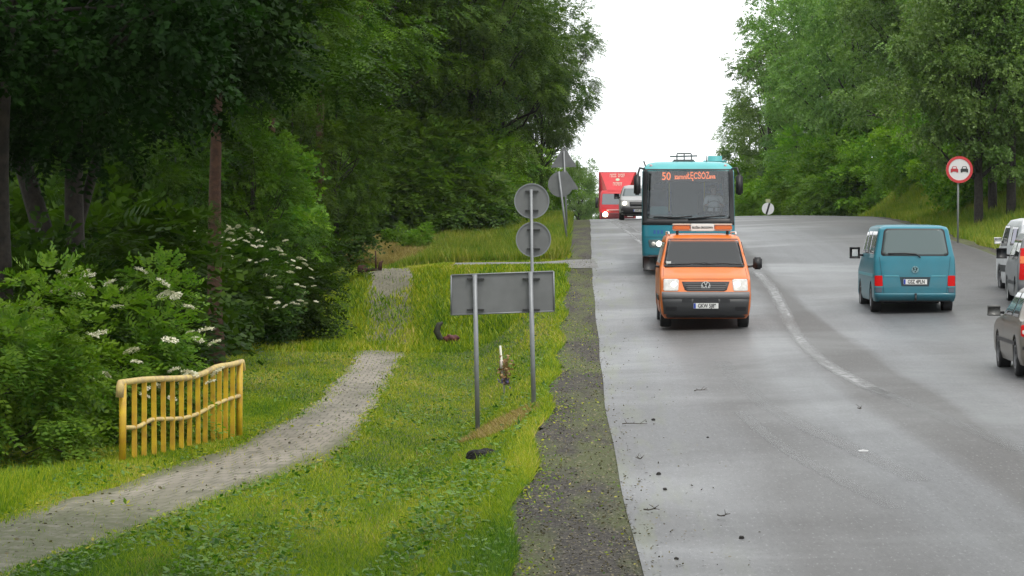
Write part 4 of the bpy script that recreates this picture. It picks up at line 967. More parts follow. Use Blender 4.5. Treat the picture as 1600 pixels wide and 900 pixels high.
def person(t_label, x, y, z, parent_rot, shirt, hair, hands, scale=1, name='person', group=None):
    """seated driver: one skinned body, facing -Y, hands forward on the wheel; origin at the seat"""
    V = [(0, .02, .05), (0, .04, .28), (0, .05, .46), (0, .05, .57), (0, .03, .64), (0, .0, .76),      # pelvis..head top 0-5
         (-.19, .04, .49), (-.25, -.08, .25), (hands[0][0], hands[0][1], hands[0][2]), (.19, .04, .49), (.25, -.08, .25), (hands[1][0], hands[1][1], hands[1][2]),
         (-.11, -.12, .04), (-.13, -.45, .05), (.11, -.12, .04), (.13, -.45, .05), (-.13, -.5, -.38), (.13, -.5, -.38)]
    E = [(0, 1), (1, 2), (2, 3), (3, 4), (4, 5), (2, 6), (6, 7), (7, 8), (2, 9), (9, 10), (10, 11), (0, 12), (12, 13), (0, 14), (14, 15), (13, 16), (15, 17)]
    Rr = [(.15, .12), (.16, .11), (.14, .10), (.05, .05), (.085, .09), (.075, .09), (.07, .07), (.045, .045), (.03, .03), (.07, .07), (.045, .045), (.03, .03),
          (.085, .08), (.065, .065), (.085, .08), (.065, .065), (.05, .05), (.05, .05)]
    me = bpy.data.meshes.new('body'); me.from_pydata([Vector(v)*scale for v in V], E, [])
    o = bpy.data.objects.new('body_tmp', me); C.objects.link(o)
    md = o.modifiers.new('s', 'SKIN')
    for i, sv in enumerate(me.skin_vertices[0].data): sv.radius = (Rr[i][0]*scale, Rr[i][1]*scale); sv.use_root = (i == 0)
    ms = o.modifiers.new('u', 'SUBSURF'); ms.levels = 2; ms.render_levels = 2
    bpy.context.view_layer.update()
    m2 = bpy.data.meshes.new_from_object(o.evaluated_get(bpy.context.evaluated_depsgraph_get())); bpy.data.objects.remove(o)
    m2.materials.clear(); SK = mat('skin', (.42, .25, .18), .6)
    for m_ in (SK, shirt, mat('dark_trousers', (.03, .03, .045), .8)): m2.materials.append(m_)
    for p in m2.polygons:
        c = p.center/scale
        p.material_index = 0 if c.z > .56 else 2 if (c.z < .12 and abs(c.x) < .2) or c.z < .0 else 0 if (abs(c.x) > .12 and c.y < -.16 and c.z > .15) else 1
        p.use_smooth = True
    t = thing(name, t_label, 'person', (x, y, z), parent_rot, group)
    obj('body', m2, None, t)
    bm = bmesh.new(); bmesh.ops.create_uvsphere(bm, u_segments=20, v_segments=14, radius=.1*scale)
    for v in list(bm.verts):
        v.co = Vector((v.co.x*.92, v.co.y*1.1+.025*scale, v.co.z*1.0+.745*scale))
    bmesh.ops.delete(bm, geom=[v for v in bm.verts if v.co.z < .73*scale and v.co.y < .03*scale], context='VERTS'); obj('hair', bm, hair, t, True)
    bm = bmesh.new()
    for s in (-1, 1): bmesh.ops.create_uvsphere(bm, u_segments=8, v_segments=6, radius=.011*scale, matrix=Matrix.Translation((s*.032*scale, -.078*scale, .705*scale)))
    obj('eyes', bm, INK, t, True)
    bm = bmesh.new(); tube(bm, [(0, -.075*scale, .705*scale), (0, -.108*scale, .672*scale), (0, -.085*scale, .662*scale)], [.009*scale, .015*scale, .008*scale], 8); obj('nose', bm, SK, t, True)
    bm = bmesh.new(); box(bm, -.026*scale, .026*scale, -.092*scale, -.07*scale, .634*scale, .642*scale, .003); obj('mouth', bm, mat('lips', (.25, .09, .08), .6), t)
    for s, hd in ((-1, hands[0]), (1, hands[1])):
        bm = bmesh.new(); hx, hy, hz = [q*scale for q in hd]
        box(bm, hx-.035, hx+.035, hy-.06, hy+.03, hz-.018, hz+.018, .012)
        for k in range(4): fx = hx-.03+.02*k; tube(bm, [(fx, hy-.05, hz+.01), (fx, hy-.09, hz+.005), (fx, hy-.1, hz-.03), (fx, hy-.075, hz-.045)], [.010, .009, .008, .007], 6)
        tube(bm, [(hx-s*.03, hy-.01, hz), (hx-s*.055, hy-.05, hz+.005), (hx-s*.045, hy-.075, hz-.01)], [.012, .011, .009], 6)
        obj('hand', bm, SK, t, True)
    return t
def steering(t, x, y, z, r_=.2):
    bm = bmesh.new(); n = 20; ax = Vector((0, -.75, .55)).normalized(); a = Vector((1, 0, 0)); b = ax.cross(a)
    tube(bm, [Vector((x, y, z))+(a*math.cos(2*math.pi*k/n)+b*math.sin(2*math.pi*k/n))*r_ for k in range(n+1)], .016, 6, False)
    tube(bm, [Vector((x, y, z))-a*r_, Vector((x, y, z))+a*r_], .014, 6); tube(bm, [(x, y, z), (x, y-.3, z-.3)], .03, 8); obj('steering_wheel', bm, BLACK, t, True)
def seat(t, x, y, z, m, w_=.5):
    bm = bmesh.new(); box(bm, x-w_/2, x+w_/2, y-.3, y+.2, z-.14, z, .04); box(bm, x-w_/2, x+w_/2, y+.16, y+.28, z-.05, z+.62, .05); box(bm, x-.13, x+.13, y+.17, y+.26, z+.64, z+.82, .04); obj('seat', bm, m, t, True)

def place(t, px, Yv, rz): pass
FAB = mat('seat_fabric', (.06, .065, .075), .9)
INTR = mat('interior_grey', (.10, .105, .11), .8)
GLD = mat('dark_window_glass', (.022, .026, .028), .06, spec=.8)
def paintm(name, col, col2=None):
    if name in MATS: return MATS[name]
    m = mat(name, col, .42, coat=.28, col2=col2 or tuple(c*.86 for c in col), nscale=1.6)
    n = m.node_tree; p = n.nodes['Principled BSDF']; src = p.inputs['Base Color'].links[0].from_socket      # road dirt, heavier low down
    tc = n.nodes.new('ShaderNodeTexCoord'); sp = n.nodes.new('ShaderNodeSeparateXYZ'); ns = n.nodes.new('ShaderNodeTexNoise'); ns.inputs['Scale'].default_value = 4; ns.inputs['Detail'].default_value = 8
    n.links.new(tc.outputs['Object'], sp.inputs[0]); n.links.new(tc.outputs['Object'], ns.inputs['Vector'])
    mr = n.nodes.new('ShaderNodeMapRange'); mr.inputs[1].default_value = .25; mr.inputs[2].default_value = 1.3; mr.inputs[3].default_value = .50; mr.inputs[4].default_value = .03; n.links.new(sp.outputs[2], mr.inputs[0])
    mu = n.nodes.new('ShaderNodeMath'); mu.operation = 'MULTIPLY'; n.links.new(mr.outputs[0], mu.inputs[0]); n.links.new(ns.outputs[0], mu.inputs[1])
    mx = n.nodes.new('ShaderNodeMixRGB'); mx.inputs[2].default_value = (.11, .10, .085, 1); n.links.new(mu.outputs[0], mx.inputs[0]); n.links.new(src, mx.inputs[1]); n.links.new(mx.outputs[0], p.inputs['Base Color'])
    return m

# ------------------------------------------------------------------ orange van (faces the camera)
def orange_van():
    Yv = 37.5*K; x0 = x_at(1103, Yv); 
    t = thing('orange_van', 'orange van with amber light bar driving towards the camera ahead of the bus', 'van', (x0, Yv, zr(x0+.3, Yv+1.5)-.005), R(-1.3))
    OR = paintm('orange_paint', (.72, .155, .004)); GREY = mat('grey_bumper', (.14, .14, .145), .5); DG = mat('dark_bumper', (.035, .036, .038), .5)
    B = Body([(.20, .16, 4.75, .86, .3, .2), (.28, .06, 4.82, .92, .34, .2), (.45, .0, 4.86, .945, .36, .2), (.68, .0, 4.88, .955, .36, .2), (.74, .03, 4.88, .955, .38, .2), (.82, .07, 4.88, .955, .42, .2), (1.0, .17, 4.88, .955, .46, .2),
              (1.06, .25, 4.88, .952, .5, .2), (1.12, .42, 4.87, .95, .5, .2), (1.20, .70, 4.87, .945, .45, .2), (1.28, .98, 4.86, .935, .35, .2), (1.84, 1.62, 4.76, .80, .25, .25), (1.90, 1.76, 4.7, .775, .3, .28), (1.945, 1.98, 4.6, .70, .4, .3), (1.965, 2.4, 4.3, .5, .5, .3)], 4.5, 6)
    body = obj('body', B.mesh(), OR, t)
    cavity = bmesh.new(); Bc = Body([(.75, 1.2, 4.4, .84, .1, .1), (1.30, .9, 4.4, .84, .1, .1), (1.82, 1.50, 4.4, .74, .1, .1)], 8, 8); cm = Bc.mesh(6); cavity.free()
    cut = obj('cut', cm); bool_diff(body, [cut, cyl_cut(.95, .34, .385, -1.1, -.66), cyl_cut(.95, .34, .385, .66, 1.1), cyl_cut(3.95, .34, .385, -1.1, -.66), cyl_cut(3.95, .34, .385, .66, 1.1)])
    body.data.materials.clear(); body.data.materials.append(OR); body.data.polygons.foreach_set('use_smooth', [True]*len(body.data.polygons))
    try: body.data.set_sharp_from_angle(angle=R(35))
    except Exception: pass
    ws = obj('windscreen', B.patch(rnd(1.31, 1.85, -.845, .845, -.735, .735, .05), off=.004, depth=.010, nx=20), glass('van_windscreen_glass', (.90, .93, .91), 1, 1.8), t, True)
    # black ceramic border of the glass
    bm = B.patch([(1.275, -.86, .86), (1.305, -.86, .86)], off=.006, depth=.012, nx=20); obj('cowl', bm, BLACK, t, True)
    obj('bumper', B.patch([(.22, -.80, .80), (.30, -.88, .88), (.62, -.915, .915)], off=.012, depth=.02, nx=30), DG, t, True)
    obj('upper_bumper', B.patch([(.62, -.915, .915), (.70, -.92, .92), (.755, -.92, .92)], off=.016, depth=.024, nx=30), GREY, t, True)
    obj('grille', B.patch([(.775, -.38, .38), (.80, -.44, .44), (.97, -.50, .50)], off=.008, depth=.012), DG, t, True)
    for z in (.82, .865, .91): obj('grille_bar', B.patch([(z, -.42, .42), (z+.012, -.42, .42)], off=.014, depth=.01), BLACK, t, True)
    for s in (-1, 1):
        rows = [(.775, *sorted((s*.60, s*.86))), (.80, *sorted((s*.575, s*.885))), (1.0, *sorted((s*.56, s*.88))), (1.02, *sorted((s*.60, s*.86)))]
        hl = obj('headlight', B.patch(rows, off=.010, depth=.014), LENS, t, True)
        bm = bmesh.new(); y = B.near(s*.68, .9); bmesh.ops.create_uvsphere(bm, u_segments=16, v_segments=10, radius=.075, matrix=Matrix.Translation((s*.66, y+.035, .895))); obj('lamp', bm, LAMPON, hl, True)
        obj('fog_recess', B.patch(rnd(.37, .46, *sorted((s*.62, s*.84)), *sorted((s*.60, s*.84)), .02), off=.020, depth=.01), BLACK, t)
        obj('air_intake', B.patch(rnd(.54, .62, *sorted((s*.30, s*.50)), *sorted((s*.30, s*.50)), .01), off=.020, depth=.01), BLACK, t)
        mirror(t, s*.93, 1.45, 1.34, s, .19, .26, arm=.13)
        obj('front_side_window', B.patch([(1.34, 1.55, 2.35), (1.78, 1.95, 2.35)], 'right' if s > 0 else 'left', .004), GLD, t, True)
        obj('rear_side_window', B.patch([(1.34, 2.5, 4.4), (1.78, 2.5, 4.35)], 'right' if s > 0 else 'left', .004), GLD, t, True)
        obj('side_moulding', B.patch([(.55, 1.45, 3.45), (.66, 1.45, 3.45)], 'right' if s > 0 else 'left', .015, .02), DG, t, True)
        for y in (.95, 3.95): wheel(t, s*.82, y, .335, .23)
        bm = bmesh.new(); tube(bm, [(s*.72, 2.0, 1.96), (s*.72, 2.1, 2.0), (s*.72, 4.3, 2.0), (s*.72, 4.4, 1.95)], .018, 6); obj('roof_rail', bm, WHITEP, t, True)
    SEAM = mat('orange_panel_gap', (.12, .035, .01), .7)
    for s in (-1, 1):
        obj('bonnet_seam', B.patch([(1.0, *sorted((s*.885, s*.893))), (1.24, *sorted((s*.865, s*.873)))], off=.004, nx=2), SEAM, t)
        sd_ = 'right' if s > 0 else 'left'
        for y_ in (1.42, 2.45, 3.5): obj('door_seam', B.patch([(.35, y_, y_+.012), (1.8, y_+.0, y_+.012)], sd_, .003, nx=1), SEAM, t)
        obj('windscreen_trim', B.patch([(1.31, *sorted((s*.845, s*.862))), (1.85, *sorted((s*.735, s*.752)))], off=.007, nx=2), BLACK, t, True)
    obj('windscreen_trim', B.patch([(1.845, -.745, .745), (1.862, -.735, .735)], off=.007, nx=16), BLACK, t, True)
    obj('bonnet_seam', B.patch([(1.022, -.88, .88), (1.030, -.88, .88)], off=.004, nx=20), SEAM, t)
    obj('center_intake', B.patch(rnd(.54, .62, -.26, .26, -.26, .26, .01), off=.020, depth=.01), BLACK, t)
    plate(t, 0, B.near(0, .47)-.022, .47, 'GKW 5J89')
    emblem(t, 0, B.near(0, .88)-.022, .885, .095, CHROME, DG)
    sc = [(x, B.near(x, z)-.03, z+.012) for x, z in ((-.78, 1.31), (-.4, 1.32), (0, 1.345), (.1, 1.33))]; wiper(t, sc)
    wiper(t, [(x, B.near(x, z)-.03, z+.012) for x, z in ((-.02, 1.31), (.4, 1.335), (.75, 1.315), (.8, 1.30))])
    # sticker at the corner of the windscreen
    bm = bmesh.new(); y = B.near(-.76, 1.36)-.012; box(bm, -.80, -.70, y-.002, y, 1.335, 1.385); obj('windscreen_sticker', bm, WHITEP, t)
    seat(t, -.42, 2.1, .98, FAB); seat(t, .42, 2.1, .98, FAB); seat(t, 0.0, 3.1, .98, FAB, 1.3)
    steering(t, .42, 1.62, 1.2, .19)
    bm = bmesh.new(); box(bm, -.80, .80, 1.05, 1.5, 1.02, 1.2, .05); obj('dashboard', bm, mat('dash_grey', (.06, .06, .06), .8), t)
    # light bar
    zb = 2.06; lb = obj('light_bar', (lambda b: (box(b, -.64, .64, 2.02, 2.3, zb-.03, zb+.03, .02), b)[1])(bmesh.new()), mat('lightbar_base', (.6, .55, .5), .5), t)
    for s in (-1, 1):
        bm = bmesh.new(); box(bm, *sorted((s*.255, s*.64)), 2.0, 2.32, zb-.02, zb+.10, .025); obj('amber_lamp', bm, ORL, lb)
        bm = bmesh.new(); box(bm, *sorted((s*.245, s*.645)), 1.99, 2.33, zb+.095, zb+.125, .01); obj('lamp_cap', bm, mat('lamp_cap', (.75, .6, .5), .4), lb)
        bm = bmesh.new(); tube(bm, [(s*.54, 2.1, 1.93), (s*.54, 2.1, 2.04)], .03, 8); obj('bracket', bm, BLACK, lb)
    bm = bmesh.new(); box(bm, -.25, .25, 1.98, 2.3, zb-.035, zb+.125, .012); ip = obj('sign_box', bm, WHITEP, lb)
    me = text_mesh('SŁUŻBA DROGOWA', .062, .001, .78, .002); o = obj('sign_characters', me, INK, ip); o.location = (0, 1.976, zb+.04)
    M = t.matrix_world
    bpy.context.view_layer.update(); p = t.matrix_world @ Vector((.42, 2.12, .98))
    person('driver in a reddish top behind the windscreen of the orange van', p.x, p.y, p.z, R(-1.3), mat('red_top', (.70, .14, .11), .8), mat('brown_hair', (.05, .03, .02), .8), ((-.16, -.42, .33), (.16, -.42, .33)), .92)
orange_van()

# ------------------------------------------------------------------ bus
def bus():
    Yv = 49*K; x0 = x_at(1075.5, Yv)
    t = thing('city_bus', 'turquoise bus with orange lit route display following the orange van', 'bus', (x0, Yv, zr(x0+.3, Yv+3)-.01), R(-2.4))
    TQ = paintm('turquoise_paint', (.0, .19, .26)); TL = paintm('light_turquoise', (.09, .42, .44))
    B = Body([(.28, .12, 11.9, 1.18, .3, .2), (.42, .03, 11.95, 1.26, .32, .2), (.9, .0, 12, 1.275, .32, .2), (1.3, .03, 12, 1.275, .3, .2), (2.7, .20, 12, 1.26, .3, .2), (2.82, .26, 11.95, 1.22, .32, .25),
              (2.93, .42, 11.9, 1.10, .4, .3), (2.98, .7, 11.7, .9, .5, .3), (3.0, 1.4, 11.2, .6, .5, .4)], 5, 6)
    body = obj('body', B.mesh(), TQ, t)
    cuts = [obj('cut', Body([(1.34, -.3, 11.5, 1.16, .1, .1), (2.72, -.3, 11.5, 1.16, .1, .1)], 9, 9).mesh(6))]
    for y in (2.7, 8.9):
        for s in (-1, 1): cuts.append(cyl_cut(y, .5, .56, *sorted((s*.85, s*1.5))))
    for s in (-1, 1):
        for k in range(6):
            bm = bmesh.new(); box(bm, *sorted((s*1.1, s*1.5)), 1.6+k*1.7, 3.1+k*1.7, 1.45, 2.5); cuts.append(obj('cut', bm))
    bool_diff(body, cuts); body.data.materials.clear(); body.data.materials.append(TQ); body.data.materials.append(TL); body.data.materials.append(mat('bus_inside', (.30, .31, .33), .8))
    for p in body.data.polygons:
        p.use_smooth = True; c = p.center; n_ = p.normal
        if c.z > 2.73: p.material_index = 1
        if abs(c.x) < B.w(c.z)-.035 and B.near(c.x, c.z)+.05 < c.y < 11.6 and 1.33 < c.z < 2.722: p.material_index = 2
    try: body.data.set_sharp_from_angle(angle=R(35))
    except Exception: pass
    BG = glass('bus_windscreen_glass', (.86, .90, .92), 1, 1.7)
    obj('windscreen', B.patch(rnd(1.42, 2.74, -1.17, 1.17, -1.15, 1.15, .09), off=.0, depth=.008, nx=30), BG, t, True)
    fr = [(1.24, -1.235, 1.235), (1.42, -1.235, 1.235)]; obj('windscreen_frame', B.patch(fr, off=.008, depth=.02, nx=30), BLACK, t, True)
    obj('windscreen_frame', B.patch([(2.735, -1.2, 1.2), (2.775, -1.18, 1.18)], off=.006, depth=.02, nx=30), BLACK, t, True)
    for s in (-1, 1):
        obj('corner_pillar', B.patch([(1.24, *sorted((s*1.14, s*1.262))), (2.77, *sorted((s*1.12, s*1.235)))], off=.010, depth=.02), BLACK, t, True)
        obj('side_windows', B.patch([(1.42, 1.2, 11.8), (2.55, 1.3, 11.8)], 'right' if s > 0 else 'left', .004), glass('bus_side_glass', (.7, .74, .74), 1), t, True)
        hl = obj('headlight_unit', B.patch(rnd(.62, .84, *sorted((s*.60, s*1.06)), *sorted((s*.62, s*1.10)), .05), off=.008, depth=.012), mat('lamp_housing', (.10, .14, .15), .25, coat=.5), t, True)
        for xx, m_, rr in ((.80, LAMPON, .075), (.68, LENS, .045), (.95, LENS, .06)):
            bm = bmesh.new(); bmesh.ops.create_uvsphere(bm, u_segments=16, v_segments=10, radius=rr, matrix=Matrix.Translation((s*xx, B.near(s*xx, .73)-.0, .73))); obj('lamp', bm, m_, hl, True)
        bm = bmesh.new(); bmesh.ops.create_uvsphere(bm, u_segments=10, v_segments=8, radius=.04, matrix=Matrix.Translation((s*.75, B.near(s*.75, .45), .47))); obj('fog_lamp', bm, LENS, t, True)
        for y in (2.7, 8.9): wheel(t, s*1.1, y, .48, .3, .6)
        bm = bmesh.new(); tube(bm, [(s*1.2, .3, 2.78), (s*1.33, .08, 2.8), (s*1.38, .0, 2.62)], .03, 8); mm = obj('mirror_arm', bm, BLACK, t, True)
        bm = bmesh.new(); box(bm, *sorted((s*1.30, s*1.49)), -.07, .07, 2.06, 2.62, .04); obj('mirror', bm, BLACK, mm, True)
    obj('lower_skirt', B.patch([(.30, -1.0, 1.0), (.42, -1.1, 1.1)], off=.008, depth=.02, nx=24), BLACK, t, True)
    obj('panel_seam', B.patch([(.905, -1.2, 1.2), (.918, -1.2, 1.2)], off=.004, depth=.01, nx=24), mat('dark_teal_seam', (.01, .08, .10), .6), t)
    me = text_mesh('MAN', .13, .002, 1.3, .003); o = obj('maker_lettering', me, mat('blue_lettering', (.02, .10, .30), .5), t); o.location = (-.86, B.near(-.86, 1.03)-.008, 1.03)
    bpy.data.objects.remove(o)
    for k in range(3):   # faint blue characters under the windscreen
        bm = bmesh.new(); xx = -.92+k*.1; box(bm, xx-.03, xx+.03, B.near(xx, 1.05)-.006, B.near(xx, 1.05)+.004, 1.0, 1.1); obj('faint_badge', bm, mat('blue_lettering', (.02, .10, .30), .5), t)
    plate(t, 0, B.near(0, .5)-.01, .5, 'GA 50814')
    # route display
    bm = bmesh.new(); box(bm, -.80, .80, .42, .62, 2.42, 2.72, .01); dp = obj('route_display', bm, mat('display_box', (.085, .07, .065), .6), t)
    LED = mat('orange_led', (.6, .12, .03), .5, emit=(1, .20, .05), es=1.5)
    def tx(s_, size, x, sxx, z=2.57):
        o = obj('display_characters', text_mesh(s_, size, .002, sxx, .004), LED, dp); o.location = (x, .412, z)
    tx('50', .30, -.60, .85); tx('zamni', .19, -.20, .8, 2.56); tx('ŁĘCŚÓŻ', .25, .28, .62, 2.585); tx('ava', .17, .66, .8, 2.57)
    # LED rows: dark gaps across the characters
    bm = bmesh.new()
    for k in range(9): box(bm, -.79, .79, .402, .405, 2.44+k*.033, 2.445+k*.033)
    obj('display_grid', bm, MATS['display_box'], dp)
    # interior
    bm = bmesh.new(); box(bm, -1.1, 1.1, .45, .95, 1.345, 1.52, .04); obj('dashboard', bm, mat('bus_dash', (.03, .10, .11), .7), t)
    bm = bmesh.new(); box(bm, -1.05, -.55, .5, .75, 1.5, 1.75, .03); obj('ticket_box', bm, mat('teal_box', (.02, .17, .19), .6), t)
    bm = bmesh.new()
    for x_ in (-.5, .5): tube(bm, [(x_, 3.5, 1.35), (x_, 3.5, 2.7)], .02, 8); tube(bm, [(x_, 1.5, 2.5), (x_, 9, 2.5)], .018, 8)
    obj('grab_rails', bm, mat('rail_yellow', (.5, .45, .1), .4), t)
    for k in range(6):
        for x_ in (-.8, .8): seat(t, x_, 3.6+k*1.2, 1.62, mat('bus_seat', (.03, .07, .16), .9), .75)
    seat(t, .72, 1.45, 1.50, FAB); steering(t, .72, .92, 1.72, .23)
    # the curtain / coat in the right corner
    bm = bmesh.new(); box(bm, .98, 1.1, .5, 1.2, 1.8, 2.6, .03); obj('window_blind', bm, mat('blind', (.02, .035, .035), .9), t)
    for pts in (((-.95, 1.46), (-.3, 1.45), (.1, 1.48)), ((.0, 1.40), (.5, 1.46), (1.0, 1.50))): wiper(t, [(x, B.near(x, z)-.03, z) for x, z in pts], .02)
    # roof fittings
    bm = bmesh.new(); box(bm, -.42, .20, 1.0, 1.7, 2.97, 3.05, .03); h_ = obj('roof_hatch', bm, mat('hatch_dark', (.09, .10, .10), .6), t)
    bm = bmesh.new(); tube(bm, [(-.5, 1.0, 3.13), (.26, 1.0, 3.15)], .022, 6); tube(bm, [(-.3, 1.2, 3.22), (.1, 1.2, 3.22)], .02, 6)
    for x_ in (-.3, -.1, .1): tube(bm, [(x_, 1.1, 3.0), (x_, 1.1, 3.2)], .018, 6)
    obj('hatch_bars', bm, MATS['hatch_dark'], h_)
    bm = bmesh.new(); box(bm, .48, 1.12, 3.0, 5.0, 2.9, 3.19, .13); obj('air_conditioner', bm, TL, t, True)
    bm = bmesh.new(); tube(bm, [(.52, .8, 2.95), (.50, .8, 3.15)], .012, 6); tube(bm, [(-1.15, .5, 2.8), (-1.22, .5, 3.0)], .02, 6); obj('aerial', bm, BLACK, t)
    for s in (-1, 1):
        bm = bmesh.new(); bmesh.ops.create_uvsphere(bm, u_segments=12, v_segments=8, radius=.045, matrix=Matrix.Translation((s*1.02, .38, 2.86))); obj('marker_lamp', bm, mat('marker', (.5, .3, .3), .3), t, True)
    bpy.context.view_layer.update(); p = t.matrix_world @ Vector((.72, 1.45, 1.50))
    person('bus driver in a white short sleeved shirt seated behind the windscreen', p.x, p.y, p.z, R(-2.4), mat('white_shirt', (.80, .80, .82), .8), mat('dark_hair', (.03, .025, .02), .8), ((-.2, -.42, .3), (.2, -.42, .3)), 1.02)
bus()

# ------------------------------------------------------------------ blue van seen from behind
def blue_van():
    Yv = 39.5*K; x0 = x_at(1430, Yv)
    t = thing('blue_van', 'petrol blue van seen from behind driving away in the middle lane', 'van', (x0, Yv, zr(x0, Yv+.5)-.005), R(-1.6))
    BL_ = paintm('petrol_paint', (.0, .17, .235)); DK_ = mat('dark_trim', (.012, .03, .04), .5); HI = mat('pale_moulding', (.10, .36, .42), .4)
    B = Body([(.26, .06, 4.6, .87, .2, .3), (.36, .0, 4.7, .90, .2, .3), (.60, .0, 4.74, .90, .2, .35), (.9, .02, 4.74, .90, .2, .45), (1.05, .04, 4.4, .895, .2, .5), (1.22, .06, 3.9, .885, .2, .4),
              (1.85, .24, 3.25, .76, .2, .3), (1.90, .30, 3.1, .73, .25, .3), (1.935, .5, 2.9, .62, .35, .3), (1.95, .9, 2.6, .4, .4, .3)], 5.5, 5)
    body = obj('body', B.mesh(), BL_, t)
    bool_diff(body, [cyl_cut(y, .33, .37, *sorted((s*.62, s*1.1))) for y in (.98, 3.9) for s in (-1, 1)])
    body.data.materials.clear(); body.data.materials.append(BL_); body.data.polygons.foreach_set('use_smooth', [True]*len(body.data.polygons))
    try: body.data.set_sharp_from_angle(angle=R(35))
    except Exception: pass
    obj('window_seal', B.patch(rnd(1.265, 1.865, -.755, .755, -.66, .66, .07), off=.006), BLACK, t, True)
    obj('rear_window', B.patch(rnd(1.295, 1.83, -.72, .72, -.63, .63, .06), off=.009, depth=.006), mat('rear_glass_blue', (.075, .11, .11), .07, spec=.7), t, True)
    # tailgate seam, bumper and mouldings
    tg = mat('panel_gap', (.004, .05, .07), .6)
    for s in (-1, 1):
        obj('tailgate_seam', B.patch([(.42, *sorted((s*.680, s*.690))), (1.24, *sorted((s*.775, s*.785)))], off=.004, nx=2), tg, t)
        obj('tail_light', B.patch(rnd(.60, .83, *sorted((s*.715, s*.885)), *sorted((s*.72, s*.885)), .02), off=.010, depth=.03), REDL, t, True)
        obj('reverse_lamp', B.patch(rnd(.46, .565, *sorted((s*.73, s*.87)), *sorted((s*.73, s*.87)), .015), off=.008), mat('smoked_lens', (.08, .10, .13), .3), t, True)
        obj('moulding', B.patch([(.815, *sorted((s*.36, s*.68))), (.832, *sorted((s*.36, s*.68)))], off=.008), HI, t)
        obj('moulding', B.patch([(.575, *sorted((s*.71, s*.89))), (.59, *sorted((s*.71, s*.89)))], off=.012), HI, t)
        sd_ = 'right' if s > 0 else 'left'
        obj('side_window', B.patch([(1.30, .42, 1.7), (1.80, .50, 1.7)], sd_, .004), GLD, t, True)
        obj('side_window', B.patch([(1.30, 1.8, 2.65), (1.80, 1.8, 2.65)], sd_, .004), GLD, t, True)
        obj('front_side_window', B.patch([(1.30, 2.75, 3.55), (1.78, 2.75, 3.2)], sd_, .004), GLD, t, True)
        obj('side_moulding', B.patch([(.80, .3, 4.2), (.86, .3, 4.2)], sd_, .012), HI, t)
        mirror(t, s*.87, 3.25, 1.30, s, .17, .20, arm=.12)
        bm = bmesh.new(); box(bm, *sorted((s*1.01, s*1.14)), 3.175, 3.188, 1.22, 1.38, .004); obj('mirror_glass', bm, CHROME, t)
        for y in (.98, 3.9): wheel(t, s*.79, y, .325, .22)
    obj('bumper', B.patch([(.30, -.86, .86), (.41, -.885, .885), (.44, -.885, .885)], off=.035, depth=.05, nx=24), BL_, t, True)
    obj('lower_valance', B.patch([(.265, -.78, .78), (.31, -.8, .8)], off=.03, depth=.05, nx=20), BLACK, t, True)
    obj('plate_recess', B.patch([(.60, -.30, .30), (.80, -.34, .34)], off=.006), DK_, t)
    plate(t, 0.0, B.near(0, .70)-.012, .695, 'GSZ 4PLN')
    emblem(t, 0, B.near(0, .95)-.012, .965, .075, mat('dull_chrome', (.25, .42, .45), .35, .4), DK_)
    wiper(t, [(.12, B.near(0, 1.25)-.03, 1.23), (.02, B.near(0, 1.3)-.03, 1.31), (-.25, B.near(0, 1.3)-.03, 1.325), (-.6, B.near(-.6, 1.3)-.03, 1.315)], .014)
    bm = bmesh.new(); tube(bm, [(0, .12, .3), (0, -.02, .28), (0, -.12, .3), (0, -.12, .4)], .022, 8); bmesh.ops.create_uvsphere(bm, u_segments=10, v_segments=8, radius=.03, matrix=Matrix.Translation((0, -.12, .42))); obj('tow_hitch', bm, BLACK, t, True)
    bm = bmesh.new(); box(bm, -.6, .6, .8, 3.9, .2, .3); obj('underbody', bm, SHADE, t)
blue_van()

# ------------------------------------------------------------------ generic small car / van builder
def simple_car(name, label, cat, loc, rz, rows, col, wheels, wr, win, near_parts, n=5, glassm=None, rimm=RIM, wd=.2, mir=None, belt=None):
    t = thing(name, label, cat, loc, rz); P_ = paintm(name+'_paint', col); B = Body(rows, n, n)
    body = obj('body', B.mesh(), P_, t); hw = max(r[3] for r in rows)
    bool_diff(body, [cyl_cut(y, wr, wr+.05, *sorted((s*(hw-.27), s*(hw+.3)))) for y in wheels for s in (-1, 1)])
    body.data.materials.clear(); body.data.materials.append(P_); body.data.polygons.foreach_set('use_smooth', [True]*len(body.data.polygons))
    try: body.data.set_sharp_from_angle(angle=R(35))
    except Exception: pass
    for s in (-1, 1):
        sd_ = 'right' if s > 0 else 'left'
        for rws in win: obj('side_window', B.patch(rws, sd_, .004), glassm or GLD, t, True)
        if belt: obj('side_moulding', B.patch([(belt[0], belt[2], belt[3]), (belt[1], belt[2], belt[3])], sd_, .012), BLACK, t)
        if mir: mirror(t, s*mir[0], mir[1], mir[2], s, mir[3], mir[4], arm=.08, m=mir[5] if len(mir) > 5 else BLACK)
        for y in wheels: wheel(t, s*(hw-wd*.55), y, wr, wd, rimmat=rimm)
    for nm, rws, m_, off in near_parts: obj(nm, B.patch(rws, off=off), m_, t, True)
    bm = bmesh.new(); box(bm, -hw*.7, hw*.7, wheels[0]-.1, wheels[-1]+.1, .18, .3); obj('underbody', bm, SHADE, t)
    return t, B
SY_ = lambda s, a, b: sorted((s*a, s*b))
